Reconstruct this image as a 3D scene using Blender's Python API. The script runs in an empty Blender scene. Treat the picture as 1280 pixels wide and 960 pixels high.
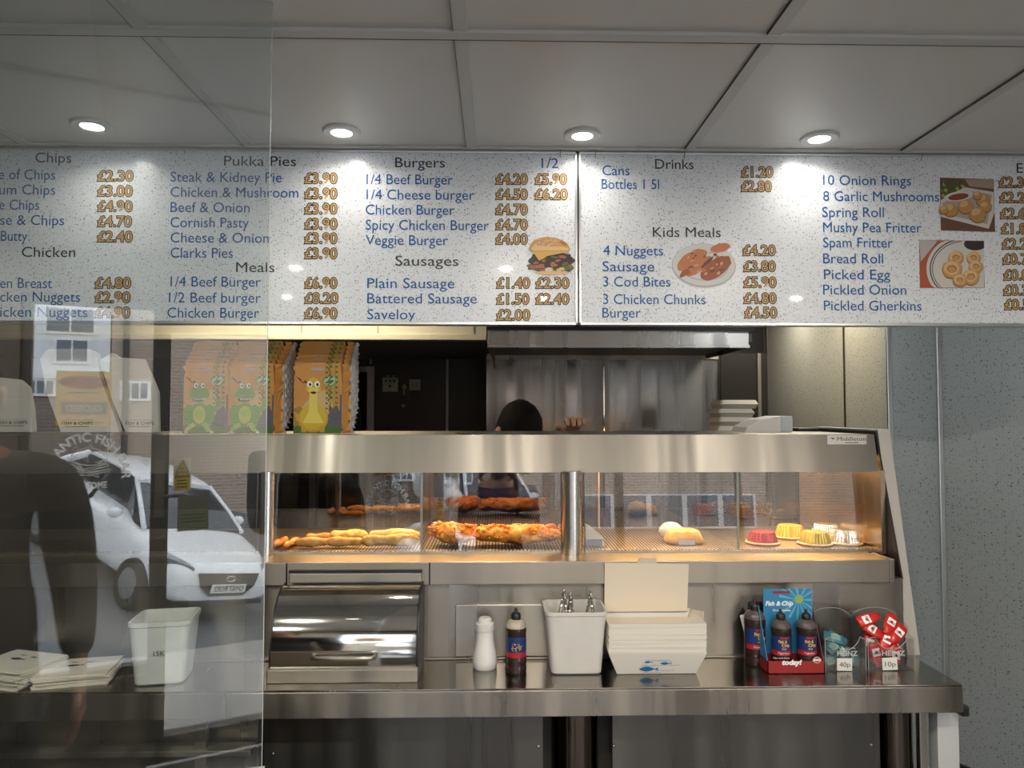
import bpy, bmesh, math, random
from mathutils import Vector, Matrix
random.seed(7)
scene = bpy.context.scene
COL = scene.collection
R = math.radians

# ------------------------------------------------------------------ camera, world, exposure
CAM = Vector((0.0, 0.0, 1.6)); F = 900.0
cd = bpy.data.cameras.new('camera'); cd.sensor_width = 36.0; cd.lens = F*36.0/1280.0
cd.clip_start = 0.05; cd.clip_end = 200
cam = bpy.data.objects.new('camera', cd); COL.objects.link(cam)
RC = Matrix.Rotation(R(-1.3), 3, 'Z') @ Matrix.Rotation(R(2.3), 3, 'X')
cam.matrix_world = Matrix.Translation(CAM) @ (RC @ Matrix.Rotation(R(90), 3, 'X')).to_4x4()
scene.camera = cam
vs = scene.view_settings
vs.view_transform = 'Standard'; vs.look = 'None'; vs.gamma = 1.0; vs.use_curve_mapping = False
vs.exposure = 0.36
SKY = 4.6          # overcast daylight outside
LAMP = 13.0         # each ceiling downlight (W)
scene.cycles.max_bounces = 10; scene.cycles.transparent_max_bounces = 24
scene.cycles.glossy_bounces = 6; scene.cycles.diffuse_bounces = 5
scene.cycles.sample_clamp_indirect = 6.0
scene.cycles.caustics_reflective = False; scene.cycles.caustics_refractive = False
w = bpy.data.worlds.new('overcast_sky'); scene.world = w; w.use_nodes = True
wn = w.node_tree; bg = wn.nodes['Background']
tc = wn.nodes.new('ShaderNodeTexCoord'); nz = wn.nodes.new('ShaderNodeTexNoise'); nz.inputs['Scale'].default_value = 2.2
rp = wn.nodes.new('ShaderNodeValToRGB')
rp.color_ramp.elements[0].position = .35; rp.color_ramp.elements[0].color = (.72, .80, .92, 1)
rp.color_ramp.elements[1].position = .65; rp.color_ramp.elements[1].color = (1, .99, .96, 1)
wn.links.new(tc.outputs['Generated'], nz.inputs['Vector']); wn.links.new(nz.outputs['Fac'], rp.inputs['Fac'])
wn.links.new(rp.outputs['Color'], bg.inputs['Color']); bg.inputs['Strength'].default_value = SKY

def ray(px, py):
    return RC @ Vector(((px-640)/F, 1.0, -(py-480)/F))
def P(px, py, Y):                     # point of the photograph on the vertical plane y = Y
    d = ray(px, py); return CAM + d*(Y/d.y)
def PX(px, Y, py=516): return P(px, py, Y).x
def PZ(py, Y, px=640): return P(px, py, Y).z

# the glass screen and what it mirrors
GP = Vector((-0.40, 1.27, 0)); GA = R(13)
GN = Vector((-math.sin(GA), math.cos(GA), 0))
def mir(p): return p - 2*((p-GP).dot(GN))*GN
MIR = Matrix.Translation(GP) @ Matrix(((1-2*GN.x**2, -2*GN.x*GN.y, 0, 0), (-2*GN.x*GN.y, 1-2*GN.y**2, 0, 0), (0, 0, 1, 0), (0, 0, 0, 1))) @ Matrix.Translation(-GP)
def RP(px, py, Y):                    # where the reflection seen at a pixel really stands, on the plane y = Y
    d = ray(px, py); t = (GP-CAM).dot(GN)/d.dot(GN); p = CAM + d*t
    r = d - 2*d.dot(GN)*GN; return p + r*((Y-p.y)/r.y)

# ------------------------------------------------------------------ materials
MATS = {}
def sock(b, n): return b.inputs[n]
def mat(name, col, rough=.5, metal=0.0, spec=.5, emit=None, es=0, trans=0, coat=0, bump=0, bscale=60, alpha=1, sub=0, vary=0, vscale=8, aniso=0):
    if name in MATS: return MATS[name]
    m = bpy.data.materials.new(name); m.use_nodes = True; nt = m.node_tree; b = nt.nodes['Principled BSDF']
    c = (*col, 1)
    b.inputs['Base Color'].default_value = c; b.inputs['Roughness'].default_value = rough
    b.inputs['Metallic'].default_value = metal; b.inputs['Specular IOR Level'].default_value = spec
    if emit: b.inputs['Emission Color'].default_value = (*emit, 1); b.inputs['Emission Strength'].default_value = es
    if trans: b.inputs['Transmission Weight'].default_value = trans
    if coat: b.inputs['Coat Weight'].default_value = coat
    if sub: b.inputs['Subsurface Weight'].default_value = sub; b.inputs['Subsurface Radius'].default_value = (.02, .012, .008)
    if alpha < 1: b.inputs['Alpha'].default_value = alpha
    t = nt.nodes.new('ShaderNodeTexCoord')
    if vary:
        n = nt.nodes.new('ShaderNodeTexNoise'); n.inputs['Scale'].default_value = vscale; n.inputs['Detail'].default_value = 5
        nt.links.new(t.outputs['Object'], n.inputs['Vector'])
        mx = nt.nodes.new('ShaderNodeMix'); mx.data_type = 'RGBA'
        mx.inputs['A'].default_value = (*[max(0, x*(1-vary)) for x in col], 1); mx.inputs['B'].default_value = (*[min(1, x*(1+vary)) for x in col], 1)
        nt.links.new(n.outputs['Fac'], mx.inputs['Factor']); nt.links.new(mx.outputs['Result'], b.inputs['Base Color'])
    if bump:
        n = nt.nodes.new('ShaderNodeTexNoise'); n.inputs['Scale'].default_value = bscale; n.inputs['Detail'].default_value = 6
        nt.links.new(t.outputs['Object'], n.inputs['Vector'])
        bp = nt.nodes.new('ShaderNodeBump'); bp.inputs['Strength'].default_value = bump; bp.inputs['Distance'].default_value = .004
        nt.links.new(n.outputs['Fac'], bp.inputs['Height']); nt.links.new(bp.outputs['Normal'], b.inputs['Normal'])
    if aniso:
        b.inputs['Anisotropic'].default_value = aniso
        mp = nt.nodes.new('ShaderNodeMapping'); mp.inputs['Scale'].default_value = (5, 1, .15); nt.links.new(t.outputs['Object'], mp.inputs[0])
        ns = nt.nodes.new('ShaderNodeTexNoise'); ns.inputs['Scale'].default_value = 2.2; ns.inputs['Detail'].default_value = 4; nt.links.new(mp.outputs[0], ns.inputs['Vector'])
        mr = nt.nodes.new('ShaderNodeMapRange'); mr.inputs[1].default_value = .35; mr.inputs[2].default_value = .65; mr.inputs[3].default_value = max(.08, rough-.15); mr.inputs[4].default_value = rough+.12
        nt.links.new(ns.outputs['Fac'], mr.inputs[0]); nt.links.new(mr.outputs[0], b.inputs['Roughness'])
        cx = nt.nodes.new('ShaderNodeCombineXYZ'); cx.inputs[1].default_value = .7; cx.inputs[2].default_value = .7
        nt.links.new(cx.outputs[0], b.inputs['Tangent'])
    MATS[name] = m; return m

def speckle(name, base, dark, rough=.3, scale=90, metal=0, coat=0, amt=.055, light=None):
    m = bpy.data.materials.new(name); m.use_nodes = True; nt = m.node_tree; b = nt.nodes['Principled BSDF']
    t = nt.nodes.new('ShaderNodeTexCoord')
    cur = None
    for k, (sc, col, th) in enumerate([(scale, dark, amt), (scale*1.9, [ (x+y)/2 for x, y in zip(base, dark)], amt*1.6)] + ([(scale*1.3, light, amt)] if light else [])):
        v = nt.nodes.new('ShaderNodeTexVoronoi'); v.inputs['Scale'].default_value = sc
        nt.links.new(t.outputs['Object'], v.inputs['Vector'])
        # only some of the cells carry a fleck
        sp = nt.nodes.new('ShaderNodeSeparateColor'); nt.links.new(v.outputs['Color'], sp.inputs[0])
        g = nt.nodes.new('ShaderNodeMath'); g.operation = 'GREATER_THAN'; g.inputs[1].default_value = .62; nt.links.new(sp.outputs[0], g.inputs[0])
        l = nt.nodes.new('ShaderNodeMath'); l.operation = 'LESS_THAN'; l.inputs[1].default_value = th*4; nt.links.new(v.outputs['Distance'], l.inputs[0])
        a = nt.nodes.new('ShaderNodeMath'); a.operation = 'MULTIPLY'; nt.links.new(g.outputs[0], a.inputs[0]); nt.links.new(l.outputs[0], a.inputs[1])
        mx = nt.nodes.new('ShaderNodeMix'); mx.data_type = 'RGBA'
        if cur is None: mx.inputs['A'].default_value = (*base, 1)
        else: nt.links.new(cur, mx.inputs['A'])
        mx.inputs['B'].default_value = (*col, 1); nt.links.new(a.outputs[0], mx.inputs['Factor']); cur = mx.outputs['Result']
    nt.links.new(cur, b.inputs['Base Color']); b.inputs['Roughness'].default_value = rough; b.inputs['Metallic'].default_value = metal
    if coat: b.inputs['Coat Weight'].default_value = coat
    MATS[name] = m; return m

def pane(name, r0=.05, tint=(1, 1, 1), rough=0.0, haze=0.0):
    m = bpy.data.materials.new(name); m.use_nodes = True; nt = m.node_tree; nt.nodes.remove(nt.nodes['Principled BSDF'])
    out = nt.nodes['Material Output']
    g = nt.nodes.new('ShaderNodeNewGeometry'); dp = nt.nodes.new('ShaderNodeVectorMath'); dp.operation = 'DOT_PRODUCT'
    nt.links.new(g.outputs['Normal'], dp.inputs[0]); nt.links.new(g.outputs['Incoming'], dp.inputs[1])
    def M(op, a, b=None):
        n = nt.nodes.new('ShaderNodeMath'); n.operation = op
        for i, x in enumerate((a, b)):
            if x is None: continue
            if isinstance(x, (int, float)): n.inputs[i].default_value = x
            else: nt.links.new(x, n.inputs[i])
        return n.outputs[0]
    c = M('SUBTRACT', 1.0, M('ABSOLUTE', dp.outputs['Value'])); p5 = M('POWER', c, 5.0)
    fac = M('ADD', M('MULTIPLY', p5, 1-r0), r0)
    tr = nt.nodes.new('ShaderNodeBsdfTransparent'); tr.inputs[0].default_value = (*tint, 1)
    gl = nt.nodes.new('ShaderNodeBsdfGlossy'); gl.inputs['Roughness'].default_value = rough
    mx = nt.nodes.new('ShaderNodeMixShader'); nt.links.new(fac, mx.inputs[0]); nt.links.new(tr.outputs[0], mx.inputs[1]); nt.links.new(gl.outputs[0], mx.inputs[2])
    last = mx
    if haze:
        df = nt.nodes.new('ShaderNodeBsdfDiffuse'); df.inputs[0].default_value = (.8, .8, .8, 1)
        m2 = nt.nodes.new('ShaderNodeMixShader'); m2.inputs[0].default_value = haze
        nt.links.new(mx.outputs[0], m2.inputs[1]); nt.links.new(df.outputs[0], m2.inputs[2]); last = m2
    nt.links.new(last.outputs[0], out.inputs[0]); MATS[name] = m; return m

def bricks(name, c1, c2, mortar, scale=1.0):
    m = bpy.data.materials.new(name); m.use_nodes = True; nt = m.node_tree; b = nt.nodes['Principled BSDF']
    t = nt.nodes.new('ShaderNodeTexCoord'); s = nt.nodes.new('ShaderNodeSeparateXYZ'); c = nt.nodes.new('ShaderNodeCombineXYZ')
    nt.links.new(t.outputs['Object'], s.inputs[0]); nt.links.new(s.outputs[0], c.inputs[0]); nt.links.new(s.outputs[2], c.inputs[1])
    k = nt.nodes.new('ShaderNodeTexBrick'); k.inputs['Scale'].default_value = scale
    k.inputs['Brick Width'].default_value = .225; k.inputs['Row Height'].default_value = .075; k.inputs['Mortar Size'].default_value = .012
    k.inputs['Color1'].default_value = (*c1, 1); k.inputs['Color2'].default_value = (*c2, 1); k.inputs['Mortar'].default_value = (*mortar, 1)
    nt.links.new(c.outputs[0], k.inputs['Vector']); nt.links.new(k.outputs['Color'], b.inputs['Base Color']); b.inputs['Roughness'].default_value = .9
    MATS[name] = m; return m

steel = mat('brushed_steel', (.37, .34, .295), rough=.46, metal=1, aniso=.75)
steel_dark = mat('dull_steel', (.30, .275, .24), rough=.42, metal=1, aniso=.6)
work_steel = mat('worktop_steel', (.34, .315, .28), rough=.17, metal=1, aniso=.4)
splash_steel = mat('splash_steel', (.36, .335, .295), rough=.36, metal=1, aniso=.75)
chrome = mat('polished_steel', (.72, .70, .66), rough=.06, metal=1)
alu = mat('aluminium_trim', (.75, .76, .78), rough=.3, metal=1)
black = mat('black_plastic', (.012, .012, .013), rough=.4)
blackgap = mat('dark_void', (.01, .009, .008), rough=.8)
board_m = speckle('menu_board_laminate', (.82, .86, .91), (.16, .17, .2), rough=.28, scale=130, coat=.3)
wall_m = speckle('speckled_wall_panel', (.34, .37, .37), (.08, .09, .10), rough=.38, scale=75)
wall_k = speckle('kitchen_wall_panel', (.38, .38, .34), (.12, .12, .12), rough=.4, scale=75)
darkwall = speckle('black_sparkle_panel', (.005, .006, .008), (.004, .004, .006), rough=.45, scale=110, light=(.25, .28, .33), amt=.03)
ceil_m = mat('ceiling_tile', (.72, .705, .675), rough=.35, vary=.03, vscale=3)
ceil_bar = mat('ceiling_bar', (.60, .60, .585), rough=.4)
white_p = mat('white_plastic', (.72, .71, .68), rough=.38)
card = mat('white_card', (.74, .71, .64), rough=.6)
card_in = mat('cream_card', (.70, .62, .50), rough=.7)
paper = mat('paper', (.78, .73, .63), rough=.8)
blue_t = mat('blue_lettering', (.002, .11, .36), rough=.5, spec=.3)
black_t = mat('black_lettering', (.02, .02, .025), rough=.4)
gold_t = mat('gold_lettering', (.58, .36, .13), rough=.5)
gold_e = mat('dark_brown_lettering', (.03, .016, .008), rough=.5)
white_t = mat('white_lettering', (.9, .9, .9), rough=.4)
glass_screen = pane('screen_glass', .11, haze=.006, tint=(.95, .975, .975))
glass_case = pane('display_glass', .07)
glass_shop = pane('shopfront_glass', .03)
glass_edge = mat('glass_edge', (.45, .5, .5), rough=.1, alpha=.55)
acrylic = pane('clear_acrylic', .06, tint=(.92, .93, .93), haze=.02)

def vinyl(name, col, k=.6):
    m = bpy.data.materials.new(name); m.use_nodes = True; nt = m.node_tree; nt.nodes.remove(nt.nodes['Principled BSDF'])
    d = nt.nodes.new('ShaderNodeBsdfDiffuse'); t = nt.nodes.new('ShaderNodeBsdfTranslucent'); x = nt.nodes.new('ShaderNodeMixShader'); x.inputs[0].default_value = k
    d.inputs[0].default_value = t.inputs[0].default_value = (*col, 1)
    nt.links.new(d.outputs[0], x.inputs[1]); nt.links.new(t.outputs[0], x.inputs[2]); nt.links.new(x.outputs[0], nt.nodes['Material Output'].inputs[0]); MATS[name] = m; return m
vinyl_w = vinyl('white_vinyl', (.9, .9, .9))

# ------------------------------------------------------------------ mesh helpers
def wm(o):
    m = o.matrix_basis.copy() if False else Matrix.LocRotScale(o.location, o.rotation_euler, o.scale)
    return (wm(o.parent) @ o.matrix_parent_inverse @ m) if o.parent else m
class MB:
    def __init__(s): s.bm = bmesh.new(); s.mats = []; s.cur = 0
    def use(s, m):
        if m not in s.mats: s.mats.append(m)
        s.cur = s.mats.index(m); return s
    def _tag(s, fs):
        for f in fs: f.material_index = s.cur
    def box(s, x0, x1, y0, y1, z0, z1, bev=0):
        v = [s.bm.verts.new((x, y, z)) for x in (min(x0, x1), max(x0, x1)) for y in (min(y0, y1), max(y0, y1)) for z in (min(z0, z1), max(z0, z1))]
        fs = [s.bm.faces.new([v[i] for i in q]) for q in ((0,1,3,2),(4,6,7,5),(0,4,5,1),(2,3,7,6),(0,2,6,4),(1,5,7,3))]
        s._tag(fs)
        if bev:
            es = list({e for f in fs for e in f.edges})
            r = bmesh.ops.bevel(s.bm, geom=es, offset=bev, segments=2, affect='EDGES', profile=.6)
            s._tag(r['faces'])
        return s
    def hexa(s, pts):           # 8 points: bottom four then top four
        v = [s.bm.verts.new(p) for p in pts]
        s._tag([s.bm.faces.new([v[i] for i in q]) for q in ((3,2,1,0),(4,5,6,7),(0,1,5,4),(1,2,6,5),(2,3,7,6),(3,0,4,7))]); return s
    def quad(s, *pts):
        s._tag([s.bm.faces.new([s.bm.verts.new(p) for p in pts])]); return s
    def prism(s, pts, d):       # closed polygon of 3D points, extruded by vector d
        a = [s.bm.verts.new(p) for p in pts]; b = [s.bm.verts.new(Vector(p)+Vector(d)) for p in pts]
        fs = [s.bm.faces.new(a[::-1]), s.bm.faces.new(b)]
        n = len(a)
        for i in range(n): fs.append(s.bm.faces.new((a[i], a[(i+1) % n], b[(i+1) % n], b[i])))
        s._tag(fs); return s
    def rings(s, rs, cap=True, close=True):
        vs_ = [[s.bm.verts.new(p) for p in r] for r in rs]; fs = []
        for a, b in zip(vs_, vs_[1:]):
            n = len(a)
            for i in range(n if close else n-1): fs.append(s.bm.faces.new((a[i], a[(i+1) % n], b[(i+1) % n], b[i])))
        if cap: fs.append(s.bm.faces.new(vs_[0][::-1])); fs.append(s.bm.faces.new(vs_[-1]))
        s._tag(fs); return s
    def lathe(s, prof, c=(0, 0, 0), n=28, cap=True, sx=1, sy=1, wob=None):
        rs = []
        for k, (r, z) in enumerate(prof):
            rs.append([(c[0]+sx*(r+(wob(i, k) if wob else 0))*math.cos(2*math.pi*i/n), c[1]+sy*(r+(wob(i, k) if wob else 0))*math.sin(2*math.pi*i/n), c[2]+z) for i in range(n)])
        return s.rings(rs, cap)
    def tube(s, pts, r, n=10, cap=True):
        pts = [Vector(p) for p in pts]; rs = []; up = Vector((0, 0, 1))
        rr = r if isinstance(r, (list, tuple)) else [r]*len(pts)
        for i, p in enumerate(pts):
            t = (pts[min(i+1, len(pts)-1)]-pts[max(i-1, 0)]).normalized()
            a = t.cross(up)
            if a.length < .05: a = t.cross(Vector((0, 1, 0)))
            a.normalize(); b = a.cross(t)
            rs.append([p + (a*math.cos(2*math.pi*k/n)+b*math.sin(2*math.pi*k/n))*rr[i] for k in range(n)])
        return s.rings(rs, cap)
    def ball(s, c, rx, ry=None, rz=None, n=16, seg=10, noise=0, seed=0):
        ry = ry or rx; rz = rz or rx; rnd = random.Random(seed); rs = []
        for j in range(seg+1):
            a = math.pi*(j+.02*(j == 0)-.02*(j == seg))/seg
            rs.append([(c[0]+rx*math.sin(a)*math.cos(2*math.pi*i/n)*(1+noise*rnd.uniform(-1, 1)), c[1]+ry*math.sin(a)*math.sin(2*math.pi*i/n)*(1+noise*rnd.uniform(-1, 1)), c[2]-rz*math.cos(a)*(1+noise*rnd.uniform(-1, 1)*.5)) for i in range(n)])
        return s.rings(rs)
    def rbox(s, levels, n=5, cap_top=True, cap=True):   # rounded rectangle levels: (cx, cy, hx, hy, r, z)
        rs = []
        for cx, cy, hx, hy, r, z in levels:
            ring = []
            for qx, qy, a0 in ((1, -1, -90), (1, 1, 0), (-1, 1, 90), (-1, -1, 180)):
                for k in range(n):
                    a = R(a0+90*k/(n-1)); ring.append((cx+qx*(hx-r)+r*math.cos(a), cy+qy*(hy-r)+r*math.sin(a), z))
            rs.append(ring)
        return s.rings(rs, cap)
    def poly(s, pts): s._tag([s.bm.faces.new([s.bm.verts.new(p) for p in pts])]); return s
    def xf(s, m): bmesh.ops.transform(s.bm, matrix=m, verts=s.bm.verts); return s
    def obj(s, name, m=None, parent=None, smooth=False, loc=None):
        if smooth is not None: bmesh.ops.recalc_face_normals(s.bm, faces=s.bm.faces)
        me = bpy.data.meshes.new(name); s.bm.to_mesh(me); s.bm.free()
        ms = s.mats if s.mats else [m]
        for x in ms: me.materials.append(x)
        o = bpy.data.objects.new(name, me); COL.objects.link(o)
        if smooth:
            for p in me.polygons: p.use_smooth = True
            if smooth != 'all':
                try: me.set_sharp_from_angle(angle=R(35))
                except Exception: pass
        if parent: o.parent = parent; o.matrix_parent_inverse = wm(parent).inverted()
        if loc: o.location = loc
        return o

def tag(o, label, cat, group=None, kind=None):
    o['label'] = label; o['category'] = cat
    if group: o['group'] = group
    if kind: o['kind'] = kind
    return o
def thing(name, label, cat, loc=(0, 0, 0), group=None, rz=0):
    o = bpy.data.objects.new(name, None); COL.objects.link(o); o.location = loc; o.rotation_euler.z = rz; o.empty_display_size = .05
    return tag(o, label, cat, group)
def struct(o, label=None):
    o['kind'] = 'structure'
    if label: o['label'] = label
    return o
def kids(o): return [c for c in bpy.data.objects if c.parent == o]
def dup(o, parent=None, loc=None, rz=None, label=None):
    c = o.copy(); COL.objects.link(c)
    if parent is not None: c.parent = parent
    for k in kids(o): dup(k, c)
    if loc is not None: c.location = loc
    if rz is not None: c.rotation_euler.z = rz
    if label: c['label'] = label
    return c

# ------------------------------------------------------------------ lettering
_tc = {}
def glyphs(txt, off=0.0, shear=0.0):
    key = (txt, off, shear)
    if key not in _tc:
        c = bpy.data.curves.new('t', 'FONT'); c.body = txt; c.size = 1; c.offset = off; c.shear = shear; c.resolution_u = 3
        o = bpy.data.objects.new('t', c); COL.objects.link(o)
        dg = bpy.context.evaluated_depsgraph_get(); me = bpy.data.meshes.new_from_object(o.evaluated_get(dg))
        vs_ = [v.co.copy() for v in me.vertices]; fs = [tuple(p.vertices) for p in me.polygons]
        bpy.data.objects.remove(o); bpy.data.curves.remove(c); bpy.data.meshes.remove(me)
        _tc[key] = (vs_, fs)
    return _tc[key]
CAPH = max(v.y for v in glyphs('H')[0])
def write(mb, txt, org, ux, uz, width, cap, off=0.0, shear=0.0, mirror=False, warp=None):
    """txt with its baseline starting at org, along ux, up uz; width and cap height in metres"""
    vs_, fs = glyphs(txt, off, shear); base, _ = glyphs(txt, 0.0, shear)
    x0 = min(v.x for v in base); x1 = max(v.x for v in base); sx = width/(x1-x0); sz = cap/CAPH
    ux = Vector(ux); uz = Vector(uz); org = Vector(org); bv = []
    for v in vs_:
        a, b = (v.x-x0)*sx, v.y*sz
        bv.append(mb.bm.verts.new(warp(a, b) if warp else org+ux*a+uz*b))
    for f in fs:
        try: mb._tag([mb.bm.faces.new([bv[i] for i in f])])
        except ValueError: pass
    return mb
# ================================================================== THE ROOM
CEIL = 2.335; YB = 1.97; YS = -1.10            # ceiling height, menu boards, shopfront
XL, XR = -3.0, 3.25; KL = 14
floor_m = speckle('floor_vinyl', (.07, .065, .06), (.03, .03, .03), rough=.45, scale=60)
struct(MB().box(XL, XR, YS, 6.2, -.06, 0).obj('floor', floor_m))
o = MB(); o.box(XL, XR, YS, 4.78, CEIL, CEIL+.05); struct(o.obj('ceiling', ceil_m))
# ceiling bars: two across, and the lines that run away from us (60 cm module)
mb = MB()
for y in (.76, 1.365, 1.97): mb.box(XL, XR, y-.014, y+.014, CEIL-.008, CEIL, .002)
struct(mb.obj('trim_1', ceil_bar))
mb = MB()
for k in range(-5, 6):
    x = -.068+.606*k
    mb.box(x-.014, x+.014, YS, 3.5, CEIL-.006, CEIL, .0015)
struct(mb.obj('trim_2', ceil_bar))
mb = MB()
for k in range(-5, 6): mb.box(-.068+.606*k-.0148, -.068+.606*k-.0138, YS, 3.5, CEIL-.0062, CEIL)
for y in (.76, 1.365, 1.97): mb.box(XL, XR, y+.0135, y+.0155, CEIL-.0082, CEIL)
struct(mb.obj('trim_shadow', mat('joint_shadow_line', (.10, .10, .10), rough=.8)))  # thin dark strips painting the shadow along each ceiling bar
# right wall: facing piece, then a wall slanting towards the street
xw1, yw = 1.77, 3.2; xw2 = 2.0
def xr(y): return 2.0+.61*(3.2-y)
mb = MB(); mb.box(xw1, xw2+.02, yw, yw+.06, 0, CEIL); struct(mb.obj('wall_right', wall_m))
mb = MB(); mb.prism([(xr(3.2), 3.2, 0), (xr(1.15), 1.15, 0), (xr(1.15)+.08, 1.15, 0), (xr(3.2)+.08, 3.26, 0)], (0, 0, CEIL))
mb.box(XR, XR+.08, YS, 1.2, 0, CEIL); struct(mb.obj('wall_side', wall_m))
mb = MB(); mb.box(xw1, xw1+.06, 3.26, 4.7, 0, CEIL); struct(mb.obj('wall_kitchen', wall_k))
mb = MB()
mb.box(xw1-.012, xw1+.012, yw-.012, yw, 0, CEIL, .003); mb.box(xw2-.016, xw2+.006, yw-.014, yw, 0, CEIL, .003)
struct(mb.obj('trim_4', alu))
mb = MB(); mb.box(xw1-.004, xw1, 3.60, 3.615, 0, CEIL); mb.box(xw1-.004, xw1, 4.64, 4.67, 0, CEIL); struct(mb.obj('trim_5', steel_dark))
mb = MB(); mb.prism([(xr(3.2)-.003, 3.198, 0), (xr(1.15)-.003, 1.15, 0), (xr(1.15)-.02, 1.14, 0), (xr(3.2)-.02, 3.19, 0)], (0, 0, .075)); struct(mb.obj('baseboard_right', black))
# left wall
mb = MB(); mb.box(XL-.08, XL, YS, 6.2, 0, CEIL); struct(mb.obj('wall_left', mat('brown_wall_panel', (.11, .085, .065), rough=.5)))
# kitchen: back wall of black panels with pale joints, doorway at left
YK = 4.70
xj = [PX(463, YK), PX(559, YK)]; xd0, xd1 = PX(395, YK), PX(461, YK); zd = PZ(465, YK)
KC = 1.95
mb = MB(); mb.box(xd1, xw1+.06, YK, YK+.08, 0, CEIL); mb.box(XL, xd0, YK, YK+.08, 0, KC+.3); mb.box(xd0, xd1, YK, YK+.08, zd, KC+.3)
struct(mb.obj('wall_back', darkwall))
mb = MB()
for x in (PX(559, YK),): mb.box(x-.008, x+.008, YK-.008, YK, 0, KC, .002)
x = PX(463, YK); mb.box(x-.006, x+.006, YK-.006, YK, zd+.05, KC, .002)
struct(mb.obj('trim_6', mat('pale_joint_strip', (.42, .42, .42), rough=.35)))
mb = MB(); fw = .035
mb.box(xd1-.01, xd1+fw, YK-.02, YK, 0, zd+fw, .003); mb.box(xd0-fw, xd0, YK-.02, YK, 0, zd+fw, .003); mb.box(xd0, xd1-.01, YK-.02, YK, zd, zd+fw, .003)
struct(mb.obj('trim_7', mat('grey_white_door_frame', (.42, .42, .44), rough=.4)))
store_m = mat('storeroom_wall', (.34, .29, .17), rough=.8)
mb = MB(); mb.box(XL, .5, 6.1, 6.18, 0, CEIL); struct(mb.obj('wall_storeroom', store_m))
mb = MB(); mb.box(.42, .5, YK+.08, 6.1, 0, CEIL); struct(mb.obj('wall_storeroom_side', store_m))
mb = MB(); mb.box(XL, .5, YK, 6.18, CEIL, CEIL+.05); struct(mb.obj('ceiling_storeroom', store_m))
# inner door of the storeroom with round notice
zi = PZ(489, 6.05); xi1 = PX(452, 6.05)
d2 = struct(MB().box(xi1-.8, xi1, 6.06, 6.1, 0, zi, .003).obj('door_2', mat('dark_door', (.018, .022, .025), rough=.4)))
mb = MB(); mb.box(xi1, xi1+.06, 6.04, 6.1, 0, zi+.06, .004); mb.box(xi1-.8, xi1, 6.04, 6.1, zi, zi+.06, .004)
struct(mb.obj('trim_8', mat('tan_door_frame', (.30, .22, .12), rough=.6)))
c = P(441, 523, 6.04)
sgn = thing('round_notice', 'pale round notice with small dark marks on the dark door behind the kitchen', 'notice', c)
mb = MB(); r = .115
mb.prism([(c.x+r*math.cos(a*math.pi/16), c.y, c.z+r*math.sin(a*math.pi/16)) for a in range(32)], (0, .008, 0)); mb.obj('disc', mat('pale_green_notice', (.26, .34, .32), rough=.5), sgn)
mb = MB()
for k in range(11):
    a = k*2.4; q = .09*math.sqrt((k+.5)/11)
    x, z = c.x+q*math.cos(a), c.z+q*math.sin(a); mb.box(x-.008, x+.008, c.y-.002, c.y, z-.006, z+.006)
mb.obj('dot_pattern', black, sgn)
# kitchen ceiling and the pale bulkhead over it
bulk_m = mat('cream_bulkhead', (.62, .58, .46), rough=.5)
mb = MB(); mb.box(XL, 1.26, 3.5, YK, KC, KC+.04); struct(mb.obj('ceiling_kitchen', mat('dim_kitchen_ceiling', (.16, .155, .15), rough=.6)))
xb1 = PX(608, 3.5)
mb = MB(); mb.box(XL, xb1, 3.46, 3.5, KC, CEIL, 0); mb.box(XL, xb1, 3.445, 3.46, KC, KC+.028, .003); struct(mb.obj('wall_bulkhead', bulk_m))
mb = MB()
for x in (PX(375, 3.45), PX(471, 3.45), PX(592, 3.45)): mb.box(x-.002, x+.002, 3.456, 3.46, KC+.03, CEIL)
struct(mb.obj('trim_9', mat('bulkhead_joint', (.3, .28, .22), rough=.6)))
mb = MB(); mb.box(xb1, 1.26, 3.46, 3.5, KC+.05, CEIL); struct(mb.obj('wall_bulkhead_right', darkwall))

# shopfront: low wall, glass windows and the glass door behind the viewer
xs_win0 = RP(38, 500, YS).x; xs_post = RP(200, 540, YS).x; xs_doorR = .95; zt = 2.04
front_m = mat('shopfront_wall', (.11, .093, .075), rough=.6)
frame_m = mat('dark_aluminium_frame', (.045, .042, .04), rough=.4)
XF0, XF1 = -1.06, 2.75
mb = MB(); mb.box(XL, XF0, YS-.12, YS, 0, CEIL); mb.box(XF1, XR, YS-.12, YS, 0, CEIL); mb.box(XF0, XF1, YS-.12, YS, 2.12, CEIL)
mb.box(XF0, xs_post-.03, YS-.12, YS, 0, .42); mb.box(xs_doorR, XF1, YS-.12, YS, 0, .42); struct(mb.obj('wall_front', front_m))
w1 = struct(MB().box(XF0, xs_post-.03, YS-.064, YS-.058, .44, 2.1).obj('window_1', glass_shop))
mb = MB(); mb.box(XF0, xs_post-.03, YS-.09, YS-.03, .42, .46, .004); mb.box(XF0, xs_post-.03, YS-.09, YS-.03, 2.08, 2.12, .004); mb.box(XF0, XF0+.04, YS-.09, YS-.03, .42, 2.12, .004)
mb.obj('window_frame', frame_m, w1)
w2 = struct(MB().box(xs_doorR, XF1, YS-.064, YS-.058, .44, 2.1).obj('window_2', glass_shop))
mb = MB(); mb.box(xs_doorR, XF1, YS-.09, YS-.03, .42, .46, .004); mb.box(xs_doorR, XF1, YS-.09, YS-.03, 2.08, 2.12, .004); mb.box(XF1-.04, XF1, YS-.09, YS-.03, .42, 2.12, .004); mb.box(1.8, 1.84, YS-.09, YS-.03, .42, 2.12, .004)
mb.obj('window_frame', frame_m, w2)
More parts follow.
